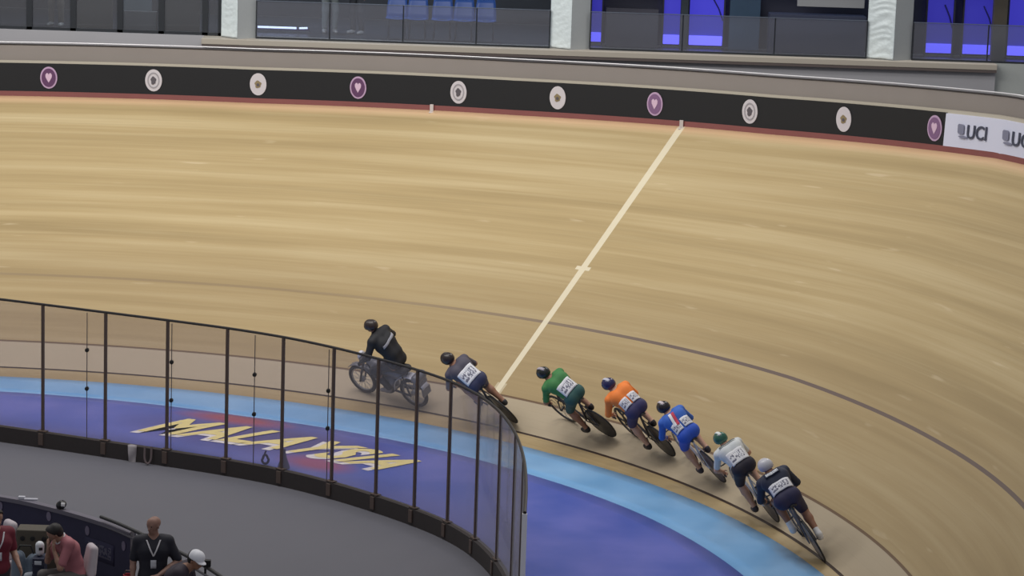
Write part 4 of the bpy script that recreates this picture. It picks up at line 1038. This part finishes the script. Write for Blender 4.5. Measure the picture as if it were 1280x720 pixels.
def person(mw, label, J, skin, shirt, trousers, shoes, g=1.0, h=.011, sleeve=.8, hair=None, cap=None, lanyard=None, name='person', eyes=True, collar=None):
    r = empty(name, label, 'person', mw=mw); P_ = body_groups(J, g); allp = cat_(P_, P_.keys())
    J['face'] = J['face']/np.linalg.norm(J['face'])
    sdf_obj('body', allp, skin, r, h)
    jp = infl(P_['torso'][:-1], .014)+infl(P_['pelvis'], .014)
    for s_ in 'LR':
        if sleeve <= 1: jp += [(J['sh'+s_], lerp(J['sh'+s_], J['el'+s_], sleeve), .070*g, .062*g, .03)]
        else: jp += infl(P_['uarm'+s_], .012)+infl(P_['farm'+s_], .010)
    pel = (J['hipL']+J['hipR'])/2; spn = J['waist']-pel; spn /= np.linalg.norm(spn)
    sdf_obj('shirt', jp, shirt, r, h, [(pel-spn*.04, -spn)])
    tp = infl(P_['pelvis'][:1], .010)
    for s_ in 'LR': tp += [(J['hip'+s_], J['kn'+s_], .100*g, .074*g, .04), (J['kn'+s_], lerp(J['kn'+s_], J['an'+s_], .95), .072*g, .062, .03)]
    sdf_obj('trousers', tp, trousers, r, h)
    for s_ in 'LR': sdf_obj('shoe', infl(P_['foot'+s_], .010), shoes, r, h, [(J['an'+s_]-V3(0, 0, .080), -V3(0, 0, 1))])
    c, fd, up = J['head'], J['face'], J['hup']; up = up-fd*(up@fd); up = up/np.linalg.norm(up); sd = np.cross(up, fd)
    if hair: sdf_obj('hair', [(c+up*.035-fd*.03, c+up*.045+fd*.02, .094, .086, .03), (c-fd*.045-up*.02, c-fd*.04+up*.02, .078, .08, .03)], hair, r, .009, [(c+up*.01+fd*.02, fd*.9-up*.55)])
    if cap:
        sdf_obj('cap', [(c+up*.035-fd*.02, c+up*.045+fd*.015, .101, .095, .03)], cap, r, .009, [(c+up*.02, -up)])
        G_ = []
        for a in range(6):
            G_.append([c+up*(.032-.01*abs(b_)-.012*a/5)+fd*(.075+.09*a/5-.045*b_*b_)+sd*b_*(.075-.012*a/5) for b_ in np.linspace(-1, 1, 9)])
        o = grid_mesh('cap_brim', np.array(G_), cap, r); solid(o, .008, 0)
    if eyes:
        for q in (1, -1):
            e = MB(); ec = c+fd*.083+sd*q*.032+up*.004
            vs = []; 
            e.lathe([(.002, -.010), (.009, -.006), (.012, 0), (.009, .006), (.002, .010)], (0, 0, 0), 'z', 10)
            o = e.build('eye', mat('eye_dark', (50, 40, 38), .2), r, smooth=True); o.location = tuple(ec)
    if lanyard == 'neck':
        nk = J['neck']-up*.01; ax_ = J['chest']-J['neck']; ax_ /= np.linalg.norm(ax_)
        u1 = np.cross(ax_, sd); lanyard_m = mat('lanyard_white', (214, 210, 214), .6)
        MB().tube([nk+sd*.085*math.cos(a)+u1*.085*math.sin(a)+ax_*.02*math.sin(a) for a in np.linspace(0, 2*PI, 25)[:-1]], .010, 8, closed=True).build('lanyard', lanyard_m, r, smooth=True)
    elif lanyard:
        for q in (1, -1):
            sheet(jp+allp, lerp(J['neck'], J['chest'], .78)+V3(0, q*.045, 0), V3(0, 1, 0), V3(0, 0, 1), V3(1, 0, .0), .020, .21, 3, 16, .006, 'lanyard', lanyard, r, .004, shear=q*.09)
        sheet(jp+allp, lerp(J['waist'], J['chest'], .15)+V3(0, 0, 0), V3(0, 1, 0), V3(0, 0, 1), V3(1, 0, 0), .075, .115, 4, 4, .010, 'badge', mat('badge_white', (200, 200, 208), .4), r, .004)
    return r
FZ = -.25
# bald man
J = stand_joints(); J['wrL'] = V3(.30, .06, 1.02); J['elL'] = V3(.0, .33, 1.13); J['hdL'] = V3(.5, -.9, -.1); J['hnL'] = V3(-.3, 0, -1); J['htL'] = V3(.5, 0, .8)
J['face'] = V3(.75, -.62, -.12)
p = at_z(192, 655, FZ+1.64); 
person(yaw_m((p[0], p[1], FZ), math.radians(-82)), 'bald man in dark polo shirt with white lanyard and badge, standing by the barrier', J, mat('skin_ruddy', (148, 112, 98), .5, noise=.08), col('polo_navy', (30, 30, 42)), col('slacks_black', (26, 26, 30)), col('shoe_black', (22, 22, 24)),
       g=1.08, sleeve=.85, lanyard=mat('lanyard_white', (214, 210, 214), .6))
# bent person with white cap
J = stand_joints()
J.update(hipL=V3(0, .09, .46), hipR=V3(0, -.09, .46), waist=V3(.06, 0, .66), chest=V3(.18, 0, .86), shL=V3(.26, .19, .95), shR=V3(.26, -.19, .95), neck=V3(.34, 0, 1.0), head=V3(.43, 0, 1.10), face=V3(.8, -.2, -.55), hup=V3(.5, 0, .9))
for q, s_ in ((1, 'L'), (-1, 'R')):
    J['kn'+s_] = V3(.42, q*.14, .48); J['an'+s_] = V3(.40, q*.14, .09); J['toe'+s_] = V3(.56, q*.15, .035); J['wr'+s_] = V3(.52, q*.10, .60); J['el'+s_] = V3(.30, q*.26, .66); J['hd'+s_] = V3(.8, -q*.4, -.3); J['hn'+s_] = V3(0, 0, -1); J['ht'+s_] = V3(0, -q, 0)
def copyJ(J): return {k: (v.copy() if hasattr(v, 'copy') else v) for k, v in J.items()}
JS = copyJ(J)
UPS = .26
for k_ in ('hipL', 'hipR', 'waist', 'chest', 'shL', 'shR', 'neck', 'head', 'elL', 'elR', 'wrL', 'wrR'): J[k_] = J[k_]+V3(0, 0, UPS)
for k_ in 'LR': J['kn'+k_] = ik(J['hip'+k_], J['an'+k_], .44, .43, V3(1, 0, .1))
J['hup'] = V3(.2, 0, .95); J['face'] = V3(.9, -.45, -.35)
p = at_z(246, 701, FZ+1.09+UPS); yw = math.radians(-12)
base = np.array([p[0]-.44*math.cos(yw), p[1]-.44*math.sin(yw), FZ])
person(yaw_m(base, yw), 'person in dark purple shirt and white cap, seated low beside the bald man', copyJ(J), SKIND, col('shirt_plum', (52, 42, 54)), col('slacks_black', (26, 26, 30)), col('shoe_black', (22, 22, 24)), g=1.12,
       cap=mat('cap_white', (232, 232, 238), .6), hair=mat('hair_black', (28, 24, 24), .6))
stool_at = [(base, yw, 'tall black stool under the person in the white cap')]
# seated man, hunched, hands by his face
J = copyJ(JS); J.update(waist=V3(.03, 0, .66), chest=V3(.11, 0, .87), shL=V3(.17, .18, .97), shR=V3(.17, -.18, .97), neck=V3(.23, 0, 1.02), head=V3(.31, 0, 1.10))
J['wrL'] = V3(.36, .10, .88); J['wrR'] = V3(.36, -.08, .86); J['elL'] = V3(.32, .22, .66); J['elR'] = V3(.32, -.20, .65)
for s_ in 'LR': J['hd'+s_] = V3(.1, 0, 1); J['hn'+s_] = V3(-1, 0, .2)
p = at_z(68, 667, FZ+1.09); yw = math.radians(180+33)
base2 = np.array([p[0]-.31*math.cos(yw), p[1]-.31*math.sin(yw), FZ])
person(yaw_m(base2, yw), 'man in faded red shirt with white lanyard, hunched forward on a white chair', J, mat('skin_mid', (160, 122, 104), .5, noise=.08), col('shirt_red', (168, 104, 112)), col('slacks_grey', (96, 92, 90)), col('shoe_black', (22, 22, 24)), g=.98, sleeve=.8,
       hair=mat('hair_black', (28, 24, 24), .6), lanyard='neck')
# maroon shirt person, cut by the left edge
J = stand_joints(); J['face'] = V3(.9, .3, -.2); J['wrL'] = V3(.22, .26, .98); J['hdL'] = V3(.6, 0, -.5)
p = at_z(-6, 647, FZ+1.63)
person(yaw_m((p[0], p[1], FZ), math.radians(-60)), 'person in maroon red shirt standing at the left edge beside the first white chair', J, mat('skin_mid', (160, 122, 104), .5), col('shirt_maroon', (108, 26, 44)), col('slacks_dark', (50, 48, 56)), col('shoe_black', (22, 22, 24)), g=1.1,
       hair=mat('hair_black', (28, 24, 24), .6), lanyard=mat('lanyard_white', (214, 210, 214), .6))
# concourse people
for px, yw, lab, sh, tr_c in ((70, -100, 'standing figure in dark top with beige trousers behind the left windows', (46, 44, 48), (112, 104, 96)), (412, -80, 'person in pale grey trousers standing behind the balustrade', (70, 76, 80), (128, 136, 138)),
                              (446, -120, 'person in dark clothes standing right of the one in pale trousers', (60, 64, 72), (66, 70, 78))):
    p = at_y(px, 35, 61.4 if px != 70 else 61.0)
    J = stand_joints(); J['knL'] = J['knL']+V3(.03, .02, 0)
    person(yaw_m((p[0], p[1], CZ-.02), math.radians(yw)), lab, J, SKIND, mat('c_shirt%d' % px, sh, .8), mat('c_trs%d' % px, tr_c, .8), mat('shoe_pale', (170, 170, 170), .6), h=.016, hair=mat('hair_black', (28, 24, 24), .6), eyes=False)
# chairs
CW = mat('chair_cover_white', (190, 180, 186), .8, noise=.06, bump=.2)
def chair(base, yw, label, group='white covered chairs', top=.93):
    e = empty('covered_chair', label, 'chair', mw=yaw_m(base, yw), group=group)
    sdf_obj('backrest', [(V3(-.24, q*.11, .50), V3(-.29, q*.08, top), .070, .060, .05) for q in (-1, 0, 1)], CW, e, .012)
    m_ = MB(); V = []; 
    pr = [(.47, 1.0), (.45, 1.06), (.25, 1.10), (.03, 1.16)]
    for z_, k in pr: V += [(.24*k, .23*k, z_), (-.24*k, .23*k, z_), (-.24*k, -.23*k, z_), (.24*k, -.23*k, z_)]
    Fc = [(0, 1, 2, 3)]+[(4*i+j, 4*i+(j+1) % 4, 4*i+4+(j+1) % 4, 4*i+4+j) for i in range(3) for j in range(4)]
    m_.add(V, Fc).build('seat_cover', CW, e, bevel=.012)
    for a in (-.19, .19):
        for b_ in (-.18, .18): MB().tube([(a, b_, .44), (a*1.05, b_*1.05, 0)], .013, 6).build('leg', METAL, e)
chair(base2+np.array([math.cos(math.radians(213)), math.sin(math.radians(213)), 0])*.05, math.radians(205), 'white covered chair under the hunched man in the faded red shirt', top=.82)
p = at_z(14, 651, FZ+.98); yw3 = math.radians(218)
chair(np.array([p[0]+.30*math.cos(yw3), p[1]+.30*math.sin(yw3), FZ]), yw3, 'empty white covered chair right of the maroon shirt person')
for base, yw, lab in stool_at:
    e = empty('stool', lab, 'stool', mw=yaw_m(base, yw))
    MB().box((0, 0, .595), (.30, .30, .03)).build('seat', BLK, e, bevel=.008)
    for a in (-1, 1):
        for b_ in (-1, 1): MB().tube([(a*.12, b_*.12, .59), (-a*.17, b_*.16, 0)], .011, 6).build('leg', METAL, e)
# infield barrier
NAVY = mat('barrier_navy', (44, 42, 70), .6, noise=.2, nscale=2); BZ = .58
bt = np.array([at_z(x_, y_, BZ)[:2] for x_, y_ in ((-60, 611), (0, 622), (30, 627), (75, 638), (100, 645), (130, 654), (166, 668))])
def dens(c, n=8):
    out = []
    for i in range(len(c)-1):
        for k in range(n): out.append(c[i]*(1-k/n)+c[i+1]*k/n)
    out.append(c[-1]); out = np.array(out)
    for _ in range(12): q = out.copy(); q[1:-1] = (out[:-2]+out[1:-1]*2+out[2:])/4; out = q
    return out
bd = dens(bt)
br = empty('infield_barrier', 'curved dark navy barrier with pale round emblems behind the seated people', 'barrier', (float(bd[24][0]), float(bd[24][1]), FZ)); ib = Matrix.Translation(-br.location)
def bp(o): o.parent = br; o.matrix_parent_inverse = ib; return o
bp(ribbon(bd, FZ+.02, BZ-.03, .05, 'p', NAVY).build('panel', NAVY, smooth=False))
bp(ribbon(bd, BZ-.03, BZ+.03, .11, 'c', NAVY).build('coping', mat('coping_grey', (104, 100, 112), .5)))
bp(MB().tube([(bd[-1][0], bd[-1][1]-.06, FZ), (bd[-1][0], bd[-1][1]-.06, BZ+.06)], .025, 10).build('end_post', mat('post_silver', (150, 146, 150), .35, .6)))
for px, py in ((4, 632), (64, 645), (110, 663), (158, 682)):
    P_ = to_px(np.c_[bd, np.full(len(bd), BZ-.2)]); k = int(np.abs(P_[:, 0]-px).argmin()); c = bd[k]
    zs = np.linspace(FZ, BZ, 200); z_ = float(zs[np.abs(to_px(np.c_[np.tile(c, (200, 1)), zs])[:, 1]-py).argmin()])
    T = bd[min(k+1, len(bd)-1)]-bd[k-1]; a = math.atan2(T[1], T[0]); nn = np.array([math.sin(a), -math.cos(a)])
    m_ = MB(); V = []
    for t_ in (.027, .036):
        for j in range(20):
            q = 2*PI*j/20; V.append((c[0]+math.cos(a)*.045*math.cos(q)+nn[0]*t_, c[1]+math.sin(a)*.045*math.cos(q)+nn[1]*t_, z_+.07*math.sin(q)))
    bp(m_.add(V, [tuple(range(20))[::-1], tuple(range(20, 40))]+[(j, (j+1) % 20, 20+(j+1) % 20, 20+j) for j in range(20)]).build('emblem', mat('emblem_dim', (120, 112, 134), .6)))
gl = np.zeros((14, 4, 3)); ul = np.zeros((14, 4, 2)); pxs = to_px(np.c_[bd, np.full(len(bd), .1)])[:, 0]
for i in range(14):
    q_ = 108+36*i/13; c = np.array([np.interp(q_, pxs, bd[:, 0]), np.interp(q_, pxs, bd[:, 1])])
    for j in range(4): gl[i, j] = (c[0]-.015, c[1]-.029, .02+.30*j/3); ul[i, j] = (i/13, j/3)
bp(solid(grid_mesh('faded_lettering', gl, marks_mat('barrier_marks', (46, 44, 74), (92, 90, 108), 60, .47), None, ul), .002, 0))
# dark rail continuing past the panels
rl = np.array([at_z(x_, y_, BZ+.1)[:2] for x_, y_ in ((126, 646), (150, 655), (180, 669), (210, 683), (240, 698), (262, 711), (285, 727))]); rd = dens(rl)
rr = empty('guard_rail', 'thin black guard rail running past the bald man beyond the navy barrier', 'rail', (float(rd[30][0]), float(rd[30][1]), FZ)); ir = Matrix.Translation(-rr.location)
o = MB().tube(np.c_[rd, np.full(len(rd), BZ+.1)], .026, 8).build('rail', BLK, smooth=True); o.parent = rr; o.matrix_parent_inverse = ir
o = MB().tube(np.c_[rd, np.full(len(rd), BZ-.02)], .018, 8).build('lower_rail', mat('rail_grey', (92, 90, 98), .5), smooth=True); o.parent = rr; o.matrix_parent_inverse = ir
for k in (26, 38, 46):
    o = MB().tube([(rd[k][0], rd[k][1]+.02, FZ), (rd[k][0], rd[k][1]+.02, BZ+.1)], .016, 8).build('post', BLK); o.parent = rr; o.matrix_parent_inverse = ir
k = 39
o = MB().box((rd[k][0], rd[k][1], BZ+.16), (.09, .07, .10)).build('clamp', BLK, bevel=.01); o.parent = rr; o.matrix_parent_inverse = ir
# things near the seated people
c = at_z(76, 641, BZ+.14)
k = int(np.abs(to_px(np.c_[bd, np.full(len(bd), BZ)])[:, 0]-75).argmin()); c = np.array([bd[k][0], bd[k][1], BZ+.04])
e = empty('cycling_helmet', 'glossy black helmet with white patch resting on the navy barrier', 'helmet', tuple(c))
hp = [(V3(-.012, 0, .04), V3(.012, 0, .06), .066, .062, .03)]
sdf_obj('shell', hp, mat('helmet_gloss', (22, 22, 26), .15), e, .009, [(V3(0, 0, 0), V3(0, 0, -1))])
sheet(hp, V3(.02, -.02, .05), V3(1, 0, 0), V3(0, .4, 1), V3(.3, -.9, .5), .06, .05, 6, 6, .003, 'patch', mat('patch_white', (225, 225, 228), .4), e)
k = int(np.abs(to_px(np.c_[bd, np.full(len(bd), BZ)])[:, 0]-29).argmin())
o = MB().box((bd[k][0], bd[k][1], BZ+.055), (.10, .06, .05)).box((bd[k][0]+.14, bd[k][1]-.03, BZ+.045), (.2, .05, .03)).build('clip_light', mat('clip_white', (190, 190, 200), .5), bevel=.01)
tag(o, 'small white clip sitting on the top of the navy barrier at far left', 'clip')
# equipment case with round holes, bag and helmet between the two chairs
p = at_z(42, 664, FZ+.95)
e = empty('equipment_case', 'olive brown case with dark round holes standing between the two white chairs', 'case', (p[0]+.02, p[1]+.30, FZ))
MB().box((0, 0, .46), (.58, .30, .92)).build('body', mat('case_olive', (82, 76, 66), .7, noise=.15), e, bevel=.015)
for x_ in (-.20, -.06, .10, .22):
    MB().lathe([(.02, .0), (.034, .003), (.034, .012), (.02, .015)], (x_, -.166, .80), 'y', 14).build('port', BLK, e)
p2 = at_z(34, 696, FZ+.62)
e = empty('kit_bag', 'pale blue grey kit bag with a white side pocket in front of the olive case', 'bag', (p2[0], p2[1], FZ))
sdf_obj('bag_body', [(V3(-.12, 0, .1), V3(-.12, 0, .62), .11, .09, .06), (V3(.1, 0, .1), V3(.09, 0, .58), .11, .09, .06)], mat('bag_blue_grey', (104, 116, 130), .8, noise=.25, nscale=8), e, .012, [(V3(0, 0, .01), V3(0, 0, -1))])
sdf_obj('pocket', [(V3(.02, -.11, .38), V3(.12, -.11, .40), .05, .05, .03)], mat('bag_white', (190, 196, 205), .8), e, .012)
MB().tube([(-.15, 0, .66), (-.1, 0, .78), (.05, 0, .78), (.1, 0, .64)], .014, 8).build('handle', BLK, e, smooth=True)
p3 = at_z(48, 700, FZ+.60)
e = empty('bottle_crate', 'dark navy crate beside the kit bag carrying a white helmet', 'crate', (p3[0]+.02, p3[1], FZ))
m_ = MB().box((0, 0, .33), (.16, .28, .66)); 
for k in range(4): m_.box((0, -.145, .12+.15*k), (.165, .02, .05))
m_.build('crate_body', mat('crate_navy', (40, 44, 66), .6), e, bevel=.008)
MB().box((0, -.15, .60), (.10, .012, .05)).build('handle', mat('bag_white', (190, 196, 205), .8), e, bevel=.004)
e = empty('cycling_helmet', 'white helmet with dark vents standing on the navy crate', 'helmet', (p3[0]+.02, p3[1], FZ+.67))
hp = [(V3(0, 0, .05), V3(0, .0, .14), .058, .062, .03)]
sdf_obj('shell', hp, mat('helmet_white', (215, 218, 224), .3), e, .008, [(V3(0, 0, .005), V3(0, 0, -1))])
sheet(hp, V3(.015, 0, .10), V3(1, 0, 0), V3(0, 0, 1), V3(.1, -1, .1), .05, .04, 6, 6, .003, 'vent', BLK, e)
# red cone by the barrier end
p = at_z(166, 710, FZ+.42)
e = empty('red_tub', 'red tub at the foot of the barrier end beside the bald man', 'tub', (p[0]-.02, p[1]-.25, FZ))
MB().lathe([(.05, 0), (.07, .36), (.08, .37), (.08, .40), (.065, .40), (.06, .36), (.045, .03)], (0, 0, 0), 'z', 24).build('tub', mat('tub_red', (150, 36, 50), .5), e, smooth=True)
MB().tube([(-.07, 0, .38), (-.04, -.01, .46), (.04, -.01, .46), (.07, 0, .38)], .008, 6).build('handle', METAL, e, smooth=True)

# ------------------------------------------------------------------ arena light, plus fill lamps added in the concourse
W = bpy.data.worlds.new('world'); SC.world = W; W.use_nodes = True
W.node_tree.nodes['Background'].inputs[0].default_value = (.93, .95, 1, 1); W.node_tree.nodes['Background'].inputs[1].default_value = .32
def area(loc, size, energy, target, colr=(1, .97, .92)):
    l = bpy.data.lights.new('arena_and_fill_light', 'AREA'); l.shape = 'RECTANGLE'; l.size = size[0]; l.size_y = size[1]; l.energy = energy; l.color = colr
    o = bpy.data.objects.new('arena_and_fill_light', l); COL.objects.link(o); o.location = loc
    o.rotation_euler = (Vector(target)-Vector(loc)).to_track_quat('-Z', 'Y').to_euler(); return o
area((-6, 42, 17), (14, 3), 1650, (-5, 55, 3))
area((9, 58, 16), (5, 4), 620, (1, 48, 1))
area((2, 36, 17), (10, 3), 220, (-2, 52, 3))
area((-14, 48, 15), (6, 4), 850, (-8, 55, 3))
area((0, 48, 19), (14, 2), 600, (0, 56, 3))
area((-9.5, 61.2, CZ+2.9), (5, 1), 90, (-9.5, 61.5, CZ), (.95, .97, 1))  # unseen lamp added to brighten the left bay interior
area((-3, 62, CZ+2.9), (9, 1.2), 190, (-3, 62, CZ), (.85, .93, 1))  # unseen lamp added to lift the dark concourse
area((8, 60.2, CZ+2.9), (9, .5), 40, (8, 60.2, CZ), (.7, .8, 1))  # unseen concourse lamp added over the right bays
vs = SC.view_settings; vs.view_transform = 'Standard'; vs.look = 'None'; vs.gamma = 1; vs.use_curve_mapping = False; vs.exposure = 0.0
